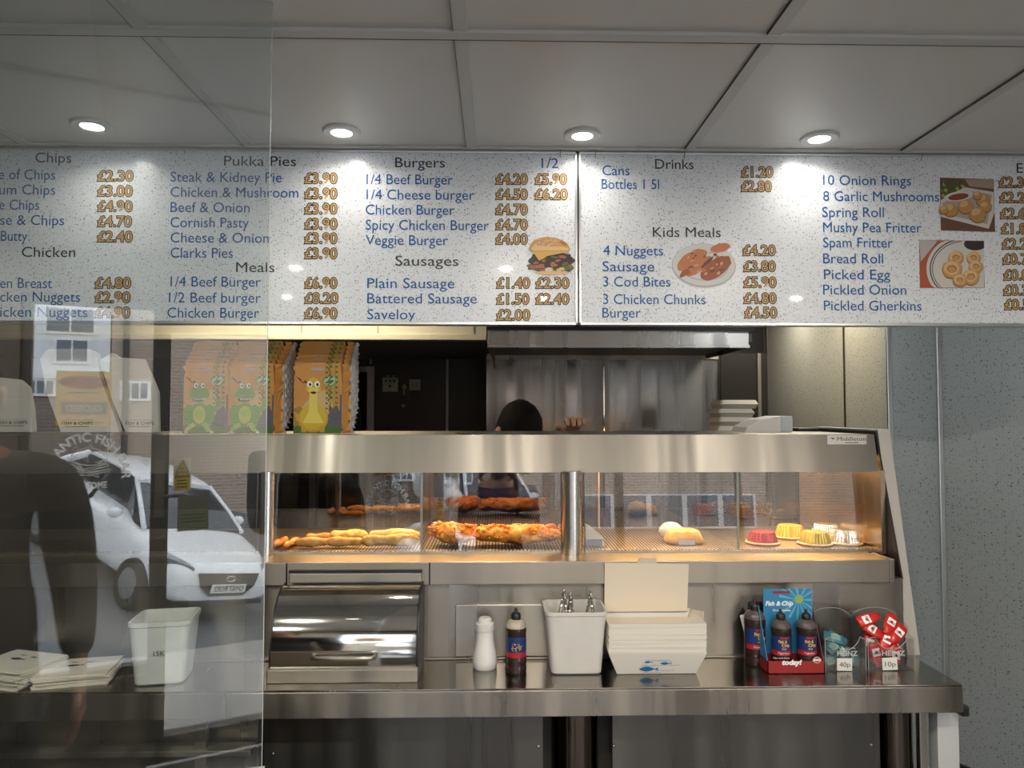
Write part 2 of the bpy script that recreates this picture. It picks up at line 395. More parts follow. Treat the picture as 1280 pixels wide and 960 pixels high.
d1 = struct(MB().box(xs_post+.03, xs_doorR-.05, YS-.064, YS-.056, .12, zt-.04).obj('door_1', glass_shop))
mb = MB(); mb.box(xs_post-.035, xs_post+.04, YS-.10, YS-.02, 0, 2.12, .004); mb.box(xs_doorR-.06, xs_doorR, YS-.10, YS-.02, 0, 2.12, .004)
mb.box(xs_post, xs_doorR, YS-.10, YS-.02, zt-.06, 2.12, .004); mb.box(xs_post, xs_doorR, YS-.10, YS-.02, 0, .12, .004)
mb.obj('door_frame', frame_m, d1)
pl = RP(203, 625, YS)
mb = MB(); mb.box(xs_post-.018, xs_post+.022, YS-.02, YS-.012, 1.12, 1.38, .003); mb.tube([(xs_post, YS-.012, 1.22), (xs_post, YS+.03, 1.22), (xs_post+.11, YS+.035, 1.22)], .009)
mb.obj('door_handle', steel_dark, d1)

# ================================================================== CEILING LIGHTS
glow = mat('lamp_glow', (1, 1, 1), emit=(1, .97, .92), es=14)
lamp_ring = mat('white_lamp_ring', (.75, .75, .74), rough=.35)
def downlight(loc, label, near=False):
    t = thing('downlight', label, 'ceiling light', loc, 'round ceiling downlights')
    x, y, z = loc
    MB().lathe([(.026, -.001), (.028, -.006), (.046, -.007), (.049, -.004), (.049, 0), (.026, 0)], loc, 36, cap=False).obj('ring', lamp_ring, t, smooth=True)
    MB().lathe([(.0005, -.0035), (.028, -.003)], loc, 28, cap=False).obj('lens', glow, t)
    l = bpy.data.lights.new('downlight_bulb', 'AREA'); l.shape = 'DISK'; l.size = .05; l.energy = LAMP; l.color = (1, .92, .80)
    if near: l.spread = R(150); l.energy = LAMP*.03
    o = bpy.data.objects.new('bulb', l); COL.objects.link(o); o.parent = t; o.location = (0, 0, -.012)
    return t
for (px, py), lab in zip(((115, 156), (427, 164), (728, 168), (1024, 172)), (
        'round white downlight seen through the glass screen, farthest left of the row',
        'round white downlight above the pies column, just clear of the glass screen', 'round white downlight above the gap between the two menu boards',
        'round white downlight above the onion rings list')):
    d = ray(px, py); t_ = (CEIL-1.6)/d.z; p = CAM+d*t_; downlight((p.x, p.y, CEIL), lab, True)
for i, x in enumerate((-1.0, .05, 1.1)):
    downlight((x, .35, CEIL), ('first', 'second', 'third')[i]+' downlight from the glass screen side in the row over the customers')
for i, x in enumerate((-1.3, .3, 1.9)):
    downlight((x, -.55, CEIL), ('first', 'middle', 'last')[i]+' downlight of the added row nearest the shop window, from the brown wall')  # unseen third row, added to brighten the room and boards
def added_tube_light(x, y, z, L, e, label, col=(1, .86, .62)):
    t = thing('added_tube_light', label, 'ceiling light', (x, y, z))
    MB().box(x-L/2, x+L/2, y-.04, y+.04, z-.03, z, .004).obj('housing', lamp_ring, t); MB().tube([(x-L/2+.03, y, z-.045), (x+L/2-.03, y, z-.045)], .013, 12).obj('tube', mat('added_tube_glow', (1, 1, 1), emit=col, es=6), t, smooth='all')
    l = bpy.data.lights.new('tube', 'AREA'); l.shape = 'RECTANGLE'; l.size = L-.1; l.size_y = .03; l.energy = e; l.color = col; q = bpy.data.objects.new('added_tube_glow', l); COL.objects.link(q); q.parent = t; q.location = (0, 0, -.062)
added_tube_light(1.36, 3.5, CEIL, .7, KL*.5, 'long warm tube light added unseen on the kitchen ceiling behind the right menu board')  # unseen lamp, added to light the right kitchen wall
added_tube_light(1.45, 2.6, CEIL, .5, 3.5, 'short cool tube light added unseen behind the right menu board', (.90, .96, 1))  # added out of sight to lift the facing piece of the right wall
added_tube_light(1.5, 4.1, CEIL, .4, 3.5, 'short tube light added unseen at the back of the kitchen beside the hood', (1, .90, .74))  # unseen, added so the kitchen side wall is lit more evenly
added_tube_light(-.95, 3.22, CEIL, 1.2, KL*.6, 'long warm tube light added unseen on the kitchen ceiling behind the left menu board')  # unseen lamp, put in to light the cream bulkhead

# ================================================================== MENU BOARDS
def board(px0, px1, name_label):
    x0, x1 = PX(px0, YB), PX(px1, YB); z0, z1 = 1.6+.2418, CEIL-.009
    t = thing('menu_board', name_label, 'menu board', ((x0+x1)/2, YB, z0), 'menu boards over the counter')
    MB().box(x0+.004, x1-.004, YB+.002, YB+.03, z0+.004, z1-.004).obj('panel', board_m, t)
    mb = MB()
    for a, b, c, d in ((x0, x1, z0, z0+.008), (x0, x1, z1-.006, z1), (x0, x0+.006, z0, z1), (x1-.006, x1, z0, z1)): mb.box(a, b, YB-.003, YB+.034, c, d, .001)
    mb.obj('edge_trim', alu, t); return t
bl = board(-150, 722.5, 'left speckled white menu board listing chips, pies, burgers and sausages in blue')
br = board(724.5, 1400, 'right speckled white menu board listing drinks, kids meals and side orders in blue')
LB = {'h': [("Chips",44,89,203),("Chicken",27,94,321),("Pukka Pies",280,370,207),("Meals",295,343,340),("Burgers",494,556,209),("Sausages",494,573,332)],
 'i': [("e of Chips",-2,69,224),("um Chips",-1,69,243),("e Chips",-1,49,262),("se & Chips",0,80,281),("Butty",1,34,301),("en Breast",0,65,360),("cken Nuggets",0,100,377),("icken Nuggets",0,109,396),
 ("Steak & Kidney Pie",213,352,227),("Chicken & Mushroom",213,373,246),("Beef & Onion",213,312,265),("Cornish Pasty",213,311,284),("Cheese & Onion",213,336,303),("Clarks Pies",213,291,322),
 ("1/4 Beef Burger",213,326,358),("1/2 Beef burger",211,326,378),("Chicken Burger",209,324,397),
 ("1/4 Beef Burger",458,566,230),("1/4 Cheese burger",458,593,249),("Chicken Burger",457,568,268),("Spicy Chicken Burger",457,611,287),("Veggie Burger",457,560,306),
 ("Plain Sausage",459,568,360),("Battered Sausage",459,596,379),("Saveloy",459,519,399),("1/2",677,698,210)],
 'p': [("£2.30",121,167,226),("£3.00",121,166,245),("£4.90",121,166,264),("£4.70",121,165,283),("£2.40",121,166,302),("£4.80",118,164,360),("£2.90",118,163,378),("£4.90",118,163,397)]
 +[("£3.90",380,422,b) for b in (229,248,267,286,304,323)]+[("£6.90",380,422,360),("£8.20",380,423,379),("£6.90",380,422,398),
 ("£4.20",619,660,230),("£5.90",668,709,230),("£4.50",619,660,249),("£6.20",668,710,249),("£4.70",619,660,268),("£4.70",619,660,287),("£4.00",619,660,305),
 ("£1.40",620,663,360),("£2.30",669,712,360),("£1.50",620,662,380),("£2.40",669,712,380),("£2.00",620,663,400)]}
RB = {'h': [("Drinks",819,867,211),("Kids Meals",816,901,296),("E",1271,1279,216)],
 'i': [("Cans",753,787,219),("Bottles 1 5l",752,824,236),("4 Nuggets",754,829,319),("Sausage",753,818,339),("3 Cod Bites",754,838,358),("3 Chicken Chunks",754,882,380),("Burger",753,801,397),
 ("10 Onion Rings",1029,1139,231),("8 Garlic Mushrooms",1029,1174,251),("Spring Roll",1028,1105,271),("Mushy Pea Fritter",1029,1152,290),("Spam Fritter",1029,1116,309),("Bread Roll",1029,1104,329),("Picked Egg",1030,1113,349),("Pickled Onion",1029,1133,368),("Pickled Gherkins",1030,1152,388)],
 'p': [("£1.20",926,967,221),("£2.80",926,965,239),("£4.20",928,970,319),("£3.80",929,970,339),("£5.90",929,971,359),("£4.80",929,971,379),("£4.50",930,972,397),
 ("£2.30",1248,1290,234),("£2.20",1249,1291,253),("£2.60",1250,1292,273),("£1.80",1251,1293,292),("£2.20",1252,1294,311),("£0.70",1253,1295,330),("£0.80",1254,1296,350),("£0.30",1254,1296,369),("£0.50",1255,1297,387)]}
X_, Z_ = (1, 0, 0), (0, 0, 1)
for t, B in ((bl, LB), (br, RB)):
    for key, cap, m, nm in (('h', 12.5, black_t, 'heading_lettering'), ('i', 12.6, blue_t, 'item_lettering')):
        for s, a, b, y in B[key]:
            p = P(a, y, YB+.0012); q = P(b, y, YB+.0012)
            write(MB(), s, p, X_, Z_, q.x-p.x, cap/F*YB).obj(nm, m, t, smooth=None)
    for s, a, b, y in B['p']:
        par = t
        for dy, off, m, nm in ((.0008, .006, gold_t, 'price_lettering'), (.0014, .060, gold_e, 'outline')):
            p = P(a+1, y, YB+dy); q = P(b-1, y, YB+dy)
            o = write(MB(), s, p, X_, Z_, q.x-p.x, 13/F*YB, off=off).obj(nm, m, par, smooth=None)
            if par is t: par = o

# printed food pictures: layers of flat colour in pixel shapes on the board
class Pic:
    def __init__(s, Y): s.mb = MB(); s.Y = Y; s.k = 0
    def pts(s, m, pp):
        s.k += 1; s.mb.use(m); s.mb.poly([P(x, y, s.Y-.00008*s.k) for x, y in pp][::-1]); return s
    def ell(s, m, cx, cy, rx, ry, a=0, n=20, wob=0, seed=0):
        rnd = random.Random(seed+int(cx*7)); ca, sa = math.cos(R(a)), math.sin(R(a)); pp = []
        for i in range(n):
            u = 2*math.pi*i/n; k = 1+wob*rnd.uniform(-1, 1); x, y = rx*k*math.cos(u), ry*k*math.sin(u); pp.append((cx+x*ca-y*sa, cy+x*sa+y*ca))
        return s.pts(m, pp)
C = lambda n, c: mat('print_'+n, c, rough=.4)
bun, bunl, bund, cheese, patty, lettuce, tomato, sesame = C('bun', (.62, .33, .12)), C('bun_light', (.78, .52, .25)), C('bun_dark', (.42, .17, .05)), C('cheese', (.75, .42, .10)), C('patty', (.045, .025, .018)), C('lettuce', (.10, .15, .05)), C('tomato', (.42, .12, .08)), C('sesame', (.8, .68, .5))
rnd = random.Random(3)
p = Pic(YB+.001)
p.ell(lettuce, 688, 333, 30, 8, 0, 28, .12); p.ell(patty, 689, 325, 29, 10, 0, 26, .1)
for k in range(26): p.ell(rnd.choice([patty, lettuce, tomato, bunl, bund, C('onion', (.7, .6, .5))]), rnd.uniform(664, 713), rnd.uniform(319, 339), rnd.uniform(2, 5), rnd.uniform(1, 2.2), rnd.uniform(-20, 20), 8, .2)
p.pts(tomato, [(659, 333), (680, 330), (681, 335), (664, 336)]); p.ell(C('onion', (.7, .6, .5)), 686, 337, 5, 3, 0, 10, .1)
p.ell(bunl, 690, 341, 22, 2.4)
p.pts(cheese, [(665, 314), (713, 314), (700, 317), (684, 320), (674, 326), (669, 319)])
p.pts(bun, [(661, 311), (663, 305), (668, 300), (676, 297), (684, 296), (694, 297), (703, 300), (710, 305), (713, 312), (711, 314), (664, 314)])
p.pts(bunl, [(664, 311), (668, 306), (680, 308), (700, 308), (711, 310), (710, 313), (666, 313)]); p.ell(bund, 704, 304, 5, 2, 30)
for k in range(40): a = rnd.uniform(0, 6.28); q = math.sqrt(rnd.random()); p.ell(sesame, 682+15*q*math.cos(a), 303+5.2*q*math.sin(a), .8, .5, 0, 6)
p.mb.obj('burger_picture', None, bl, smooth=None)
p = Pic(YB+.001)
plate, plate2, ch1, ch2, ch3 = C('plate', (.70, .70, .69)), C('plate_shade', (.52, .52, .52)), C('chicken', (.36, .09, .03)), C('chicken_light', (.58, .20, .07)), C('chicken_dark', (.16, .03, .015))
p.ell(plate2, 880, 332, 40, 27.5, 3, 36); p.ell(plate, 880, 331, 39, 26, 3, 36); p.ell(plate2, 880, 333, 31, 18, 3, 30); p.ell(plate, 880, 332, 30, 17, 3, 30)
p.ell(ch2, 865, 325, 21, 10, -32, 22, .05); p.ell(ch1, 895, 335, 22, 11, -35, 22, .05); p.ell(ch2, 900, 310, 13, 5.5, -12, 16, .06)
p.ell(ch2, 873, 333, 19, 6.5, -38, 18, .06); p.ell(ch3, 884, 328, 10, 2.5, -42, 12, .1); p.ell(ch1, 856, 341, 8, 3.5, -38, 12, .1)
for k in range(30): p.ell(rnd.choice([ch1, ch2, ch3, C('chicken_glint', (.72, .36, .18))]), rnd.uniform(858, 906), rnd.uniform(314, 343), rnd.uniform(1.2, 4), rnd.uniform(.8, 1.8), rnd.uniform(-50, -10), 8, .2)
p.mb.obj('chicken_picture', None, br, smooth=None)
p = Pic(YB+.001)
wood, green, greenl, ball, balll, balld, dish = C('table', (.16, .075, .05)), C('salad', (.07, .13, .03)), C('salad_light', (.35, .42, .08)), C('mushroom', (.52, .28, .10)), C('mushroom_light', (.70, .45, .20)), C('mushroom_dark', (.30, .13, .05)), C('dish', (.66, .64, .60))
p.pts(wood, [(1175, 222), (1242, 224), (1244, 290), (1176, 288)]); p.pts(C('table_light', (.40, .30, .24)), [(1206, 224), (1241, 224), (1242, 236), (1212, 233)])
for k in range(22): p.ell(rnd.choice([green, greenl, green]), rnd.uniform(1177, 1206), rnd.uniform(224, 246), rnd.uniform(2, 5), rnd.uniform(1.5, 3), rnd.uniform(0, 90), 8, .3)
p.pts(dish, [(1176, 250), (1206, 234), (1242, 240), (1243, 266), (1236, 286), (1176, 271)]); p.pts(C('dish_shade', (.42, .38, .34)), [(1178, 254), (1207, 238), (1240, 243), (1234, 280), (1178, 267)])
p.ell(dish, 1199, 245, 19, 6, -8, 20); p.ell(C('sauce', (.28, .05, .03)), 1198, 246, 13, 4, -8, 18)
for cx, cy, r in ((1188, 262, 10), (1207, 258, 10), (1229, 250, 9), (1222, 244, 6), (1232, 258, 8), (1180, 262, 6), (1222, 268, 11)):
    p.ell(balld, cx, cy+1.2, r, r*.9, 0, 16, .05); p.ell(ball, cx, cy, r*.93, r*.83, 0, 16, .06); p.ell(balll, cx-r*.2, cy-r*.3, r*.55, r*.4, -20, 12, .12)
p.mb.obj('mushroom_picture', None, br, smooth=None)
p = Pic(YB+.001)
p.pts(C('red_cloth', (.42, .10, .05)), [(1149, 300), (1229, 301), (1231, 360), (1150, 360)])
p.pts(C('napkin', (.5, .48, .5)), [(1149, 300), (1172, 301), (1151, 327)])
def clipell(cx, cy, rx, ry, x0=1149.5, x1=1230, y0=301, y1=359.5): return [(min(max(cx+rx*math.cos(u*math.pi/24), x0), x1), min(max(cy+ry*math.sin(u*math.pi/24), y0), y1)) for u in range(48)]
for m, rx, ry in ((dish, 48, 42), (C('plate_line', (.06, .06, .07)), 44, 38), (dish, 42.5, 36.5), (C('plate_line', (.06, .06, .07)), 41, 35), (dish, 40, 34)): p.pts(m, clipell(1206, 336, rx, ry))
p.pts(dish, clipell(1219, 305, 18, 12)); p.pts(C('dip', (.05, .03, .04)), clipell(1219, 305, 14, 8))
rl, rm, rd = C('ring', (.60, .34, .13)), C('ring_light', (.75, .50, .25)), C('ring_dark', (.38, .18, .07))
for cx, cy, r in ((1195, 322, 10), (1217, 322, 9), (1224, 333, 9), (1190, 336, 13), (1214, 346, 11), (1200, 350, 9)):
    if cx+r > 1229: cx = 1229-r
    if cy+r > 359: cy = 359-r
    p.ell(rd, cx, cy+1, r, r*.92, 0, 18, .05); p.ell(rl, cx, cy, r*.95, r*.85, 0, 18, .05); p.ell(rm, cx-1, cy-1, r*.75, r*.66, 0, 16, .07); p.ell(rd, cx, cy, r*.48, r*.38, 0, 12, .08); p.ell(rl, cx, cy+.6, r*.36, r*.28, 0, 12, .1)
p.mb.obj('onion_ring_picture', None, br, smooth=None)
for px in (701, 745, 857, 1155):
    mb = MB(); a = P(px, 176, YB-.02); mb.tube([(a.x, YB-.006, CEIL), (a.x, YB-.012, CEIL-.012), (a.x, YB-.004, CEIL-.028)], .0012, 6)
    mb.obj('hanging_hook', steel_dark, bl if px < 722 else br)
# ================================================================== COUNTER
ZC = .922; YF = 1.80; XCL, XCR = -1.9, 1.165
t = thing('serving_counter', 'long stainless steel serving counter with a deep front edge and boxed panels below', 'counter', (0, 1.95, 0))
counter = t
MB().box(XCL, XCR, YF, 2.06, ZC-.006, ZC, .0015).obj('worktop', work_steel, t)
MB().box(XCL, XCR, YF-.002, YF+.012, ZC-.068, ZC-.0045, .002).obj('front_edge', splash_steel, t)
MB().box(XCR-.012, XCR+.002, YF, 2.2, ZC-.068, ZC-.0045, .002).obj('end_edge', steel_dark, t)
MB().box(XCL, XCR-.02, 2.02, 2.05, ZC, 1.135).obj('splashback', splash_steel, t)
mb = MB(); mb.box(XCL, XCR-.02, 2.008, 2.022, ZC, ZC+.006, .002); mb.obj('bottom_seam', steel_dark, t)
mb = MB(); mb.box(-.58, -.19, 2.014, 2.02, ZC, 1.135); mb.box(-.19, -.186, 2.012, 2.02, ZC, 1.135); mb.box(PX(760, 2.02), PX(760, 2.02)+.003, 2.016, 2.02, ZC, 1.135); mb.obj('splash_joint', steel_dark, t)
mb = MB(); mb.box(PX(570, 2.02), PX(690, 2.02), 2.012, 2.02, ZC+.008, PZ(755, 2.02), .002); mb.obj('raised_plate', mat('light_steel', (.50, .47, .42), rough=.38, metal=1, aniso=.6), t)
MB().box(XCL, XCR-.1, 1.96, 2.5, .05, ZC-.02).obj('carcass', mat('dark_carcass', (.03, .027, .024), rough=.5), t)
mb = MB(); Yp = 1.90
for a, b in ((335, 678), (763, 1092)): MB().box(PX(a, Yp), PX(b, Yp), Yp, Yp+.02, .08, ZC-.07, .002).obj('front_panel', mat('front_panel_steel', (.17, .165, .155), rough=.36, metal=1, aniso=.5), t)  # darker copy of the counter steel, imitating its dark reflections
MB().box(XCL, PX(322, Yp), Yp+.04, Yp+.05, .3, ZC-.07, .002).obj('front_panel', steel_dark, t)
MB().box(XCL, PX(322, Yp), Yp-.02, Yp+.03, PZ(938, Yp), PZ(930, Yp), .003).obj('foot_rail', steel, t)
for px, py in ((341, 942), (673, 933), (767, 932), (1089, 931)):
    c = P(px, py, Yp); MB().ball((c.x, c.y, c.z), .0042, .003, .0042).obj('screw', chrome, t, smooth='all')
c = PX(718, 1.93); MB().lathe([(.062, .05), (.062, ZC-.07)], (c, 1.955, 0), 40).obj('column', mat('smoked_mirror_steel', (.16, .13, .11), rough=.05, metal=1), t, smooth=True)
c = PX(1117, 1.90); MB().lathe([(.044, .05), (.044, ZC-.07)], (c, 1.93, 0), 40).obj('column', MATS['smoked_mirror_steel'], t, smooth=True)
mb = MB(); mb.box(PX(1141, 1.88), PX(1150, 1.88), 1.88, 1.90, .0, ZC-.07, .002); mb.obj('leg', chrome, t)  # bright chrome strip added to imitate a stripe of light from the wall
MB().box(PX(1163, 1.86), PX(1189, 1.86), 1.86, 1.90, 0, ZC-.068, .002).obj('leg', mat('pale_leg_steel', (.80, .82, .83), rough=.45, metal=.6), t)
MB().box(PX(1193, 1.83), PX(1203, 1.83), 1.83, 2.0, ZC-.092, ZC-.066, .004).obj('end_bracket', black, t)
MB().box(PX(252, 1.9), PX(266, 1.9), 1.89, 1.91, 0, ZC-.07, .002).obj('leg', steel_dark, t)

# ================================================================== HEATED DISPLAY CABINET
t = thing('display_cabinet', 'stainless heated glass-fronted cabinet on the counter holding the fried food', 'food display cabinet', (0, 2.3, 1.13)); cab = t
XR1 = 1.19; XI = 1.135; sl = (2.154-2.02)/(1.55-ZC)
# end plate with sloping front edge
mb = MB(); mb.prism([(XR1-.036, 2.02, ZC), (XR1-.036, 2.154, 1.55), (XR1-.036, 2.60, 1.55), (XR1-.036, 2.60, ZC)], (.036, 0, 0))
mb.obj('end_plate', mat('satin_steel', (.50, .48, .44), rough=.5, metal=.75), t)
mb = MB(); mb.prism([(XR1-.042, 2.03, 1.13), (XR1-.042, 2.158, 1.545), (XR1-.042, 2.58, 1.545), (XR1-.042, 2.58, 1.13)], (.005, 0, 0)); mb.obj('end_gasket', black, t)
# canopy fascia and roof
def yslope(z): return 2.02+(z-ZC)*sl-.004
z0, z1 = 1.425, 1.535
mb = MB(); mb.prism([(XCL, yslope(z0), z0), (XCL, yslope(z1), z1), (XCL, yslope(z1)+.014, z1), (XCL, yslope(z0)+.014, z0)], (XI-XCL+.004, 0, 0)); mb.obj('canopy_fascia', steel, t)
MB().box(XCL, XI, yslope(z1)+.002, 2.60, z1-.004, z1).obj('canopy_roof', steel_dark, t)
MB().box(PX(990, 2.55), XI, 2.50, 2.60, z1, z1+.012, .002).obj('roof_ridge', black, t)
MB().box(XCL, XI, 2.15, 2.58, 1.470, 1.476).obj('canopy_underside', steel_dark, t)
# ledge rail below the glass
MB().box(XCL, PX(1108, 2.0), 2.0, 2.14, 1.184, 1.190).obj('ledge', mat('ledge_steel', (.70, .62, .48), rough=.28, metal=1), t)
MB().box(XCL, PX(1108, 2.0), 1.998, 2.01, 1.129, 1.191, .002).obj('ledge_fascia', steel, t)
MB().box(PX(1108, 2.0), PX(1114, 2.0), 1.998, 2.10, 1.127, 1.193, .002).obj('ledge_end_cap', steel_dark, t)
for x in (PX(361, 2.0), PX(538, 2.0)): MB().box(x-.002, x+.002, 1.9965, 1.999, 1.13, 1.19).obj('ledge_joint', black, t)
# tray floor of perforated steel
mt = bpy.data.materials.new('perforated_tray'); mt.use_nodes = True; nt = mt.node_tree; b = nt.nodes['Principled BSDF']; MATS['perforated_tray'] = mt
b.inputs['Metallic'].default_value = 1; b.inputs['Roughness'].default_value = .35
tcn = nt.nodes.new('ShaderNodeTexCoord'); wv = nt.nodes.new('ShaderNodeTexWave'); wv.inputs['Scale'].default_value = 32; wv.bands_direction = 'X'; nt.links.new(tcn.outputs['Object'], wv.inputs['Vector'])
cr = nt.nodes.new('ShaderNodeValToRGB'); cr.color_ramp.elements[0].position = .35; cr.color_ramp.elements[0].color = (.10, .08, .06, 1); cr.color_ramp.elements[1].position = .55; cr.color_ramp.elements[1].color = (.62, .56, .47, 1)
nt.links.new(wv.outputs['Fac'], cr.inputs['Fac']); nt.links.new(cr.outputs['Color'], b.inputs['Base Color'])
ZT = 1.196
MB().box(XCL, XI, 2.126, 2.56, ZT-.004, ZT).obj('tray', mt, t)
mb = MB()
x = XCL
while x < XI-.01: mb.box(x, x+.006, 2.122, 2.128, ZT, ZT+.004); x += .0105
mb.box(XCL, XI, 2.121, 2.126, ZT-.006, ZT+.0005); mb.obj('tray_edge', steel, t)
# glass
ln = math.tan(R(3.6))
def gpane(a, b, nm='glass_pane'):
    zb, zt_ = 1.1915, 1.43; yb = 2.114; x0, x1 = PX(a, 2.12), PX(b, 2.12)
    mb = MB(); mb.prism([(x0, yb, zb), (x0, yb+(zt_-zb)*ln, zt_), (x0, yb+(zt_-zb)*ln+.005, zt_), (x0, yb+.005, zb)], (x1-x0, 0, 0)); o = mb.obj(nm, glass_case, t)
    for q in (x0, x1): mb = MB(); mb.prism([(q-.001, yb-.0005, zb), (q-.001, yb-.0005+(zt_-zb)*ln, zt_), (q-.001, yb+.0055+(zt_-zb)*ln, zt_), (q-.001, yb+.0055, zb)], (.002, 0, 0)); mb.obj('seal_trim', mat('dark_seal', (.05, .05, .05), rough=.4), o)
    return o
gpane(-260, 322); gpane(342, 701); gpane(730, 1099)
MB().lathe([(.0285, 1.19), (.0285, 1.43)], (PX(715.5, 2.08), 2.108, 0), 32).obj('post', mat('smooth_steel', (.66, .65, .63), rough=.25, metal=1), t, smooth=True)
MB().lathe([(.019, 1.19), (.019, 1.43)], (PX(333, 2.09), 2.108, 0), 32).obj('post', MATS['smooth_steel'], t, smooth=True)
for px in (527, 923):
    x = PX(px, 2.12)
    mb = MB().box(x-.003, x+.003, 2.135, 2.55, ZT, 1.425).obj('divider_glass', pane('divider_glass_'+str(px) if px > 600 else 'divider_glass', .08, tint=(.9, .93, .93)) if px > 600 else acrylic, t)
    MB().box(x-.0035, x+.0035, 2.133, 2.1355, ZT, 1.425).obj('divider_edge', glass_edge, t)
# rear sliding glass that mirrors the food
MB().box(XCL, PX(997, 2.56), 2.56, 2.566, ZT, 1.425).obj('rear_glass', pane('rear_glass', .13, tint=(.62, .6, .58)), t)
MB().box(PX(997, 2.56), XI, 2.555, 2.57, ZT, 1.43).obj('rear_panel', mat('rear_panel_steel', (.30, .29, .27), rough=.25, metal=1), t)
for px in (748, 1031): MB().box(PX(px, 2.55)-.003, PX(px, 2.55)+.003, 2.548, 2.57, ZT, 1.425).obj('rear_glass_edge', steel_dark, t)
MB().box(XI-.002, XI+.012, 2.105, 2.57, ZT-.01, 1.43).obj('inner_side', mat('inner_side_steel', (.62, .50, .36), rough=.25, metal=1), t)
for i, (a, b_) in enumerate(((348, 695), (735, 1095), (-100, 0))):
    if i == 2: continue
    x0, x1 = PX(a, 2.3), PX(b_, 2.3)
    for y in (2.26, 2.44):
        mb = MB(); mb.tube([(x0+.04, y, 1.452), (x1-.04, y, 1.452)], .007, 12); lo = mb.obj('heat_lamp', mat('heat_lamp_glow', (1, .6, .2), emit=(1, .50, .16), es=5), t, smooth='all')
        l = bpy.data.lights.new('heat_lamp_light', 'AREA'); l.shape = 'RECTANGLE'; l.size = x1-x0-.1; l.size_y = .02; l.energy = 3.1; l.color = (1, .62, .30)
        q = bpy.data.objects.new('heat_lamp_light', l); COL.objects.link(q); q.location = ((x0+x1)/2, y, 1.440); q.parent = t; q.matrix_parent_inverse = wm(t).inverted()
# maker's sticker
ys = yslope(1.51)-.0012
mb = MB()
def FP(px, py, d=.0012):
    r_ = ray(px, py); # fascia plane
    n = Vector((0, -1, sl)).normalized(); p0 = Vector((0, yslope(z0), z0)); return CAM + r_*((p0-CAM).dot(n)/r_.dot(n)) + n*d
a, b_, c, d = FP(1034, 544), FP(1083, 544), FP(1083, 555.5), FP(1034, 555.5)
mb.poly([d, c, b_, a]); st = mb.obj('maker_sticker', mat('silver_sticker', (.55, .54, .51), rough=.4, metal=.5), t, smooth=None)
mb = MB(); up = (FP(1050, 545)-FP(1050, 555)).normalized()
write(mb, 'Middleton', FP(1046, 551, .0018), X_, up, FP(1083, 551).x-FP(1046, 551).x-.002, .0115)
write(mb, 'Tel 01332 000', FP(1056, 553.6, .0018), X_, up, .001+.033, .0022) if False else None
mb.box(FP(1056, 553).x, FP(1073, 553).x, FP(1056, 553, .0018).y-.0001, FP(1056, 553, .0018).y, FP(1056, 553.8).z, FP(1056, 553).z)
mb.poly([FP(1037, 547, .0018), FP(1041, 549.5, .0018), FP(1044, 548, .0018)][::-1])
mb.obj('sticker_lettering', black_t, st, smooth=None)

# ================================================================== ROLL-TOP WARMER
t = thing('roll_top_warmer', 'polished steel roll-top food warmer with a curved lid and long handle on the counter', 'food warmer', (-.385, 1.93, ZC))
x0, x1 = -.568, -.202
def arc(k, n=20):
    a = R(-8+88*k/n); return 1.985-.128*math.cos(a)*(1.0), .962+.178*math.sin(a)
pr = [arc(k) for k in range(21)]
mb = MB(); mb.rings([[(x0, y, z) for y, z in pr]+[(x0, y+.006, z-.004) for y, z in reversed(pr)], [(x1, y, z) for y, z in pr]+[(x1, y+.006, z-.004) for y, z in reversed(pr)]]); lid = mb.obj('lid', chrome, t, smooth=True)
hx0, hx1 = PX(394, 1.84), PX(470, 1.84); hz = PZ(821, 1.84)
mb = MB(); mb.tube([(hx0-.004, 1.872, hz+.003), (hx0, 1.842, hz), (hx0+.012, 1.836, hz), (hx1-.012, 1.836, hz), (hx1, 1.842, hz), (hx1+.004, 1.872, hz+.003)], .0062, 12); mb.obj('handle', steel, lid, smooth='all')
mb = MB(); mb.box(x0-.006, x1+.006, 1.845, 1.865, ZC, ZC+.034, .003); mb.obj('base_frame', steel, t)
for s in (x0-.006, x1+.001):
    mb = MB(); mb.prism([(s, 1.86, ZC)]+[(s, y+.004, z-.002) for y, z in pr]+[(s, 2.01, 1.14), (s, 2.01, ZC)], (.005, 0, 0)); mb.obj('side_cheek', black, t)
mb = MB(); mb.box(x0+.01, x1, 1.975, 2.0, 1.141, 1.166, .003); mb.obj('top_bar', steel, t)
MB().box(x0+.008, x1+.002, 1.982, 2.004, 1.166, 1.172).obj('top_slot', black, t)

# ================================================================== THINGS ON THE COUNTER
Z0 = ZC
# salt shaker
x = PX(606.5, 1.95); t = thing('salt_shaker', 'white plastic salt shaker standing on the counter left of the dark sauce bottle', 'salt shaker', (x, 1.95, Z0))
MB().lathe([(.029, 0), (.0315, .004), (.0322, .018), (.030, .040), (.0265, .056), (.0235, .074), (.0225, .096), (.0225, .100)], (x, 1.95, Z0), 36).obj('body', white_p, t, smooth=True)
MB().lathe([(.0245, .098), (.0250, .102), (.0248, .117), (.0190, .119), (.0180, .128), (.014, .132), (.001, .133)], (x, 1.95, Z0), 36).obj('cap', mat('worn_white_cap', (.66, .65, .62), rough=.45), t, smooth=True)
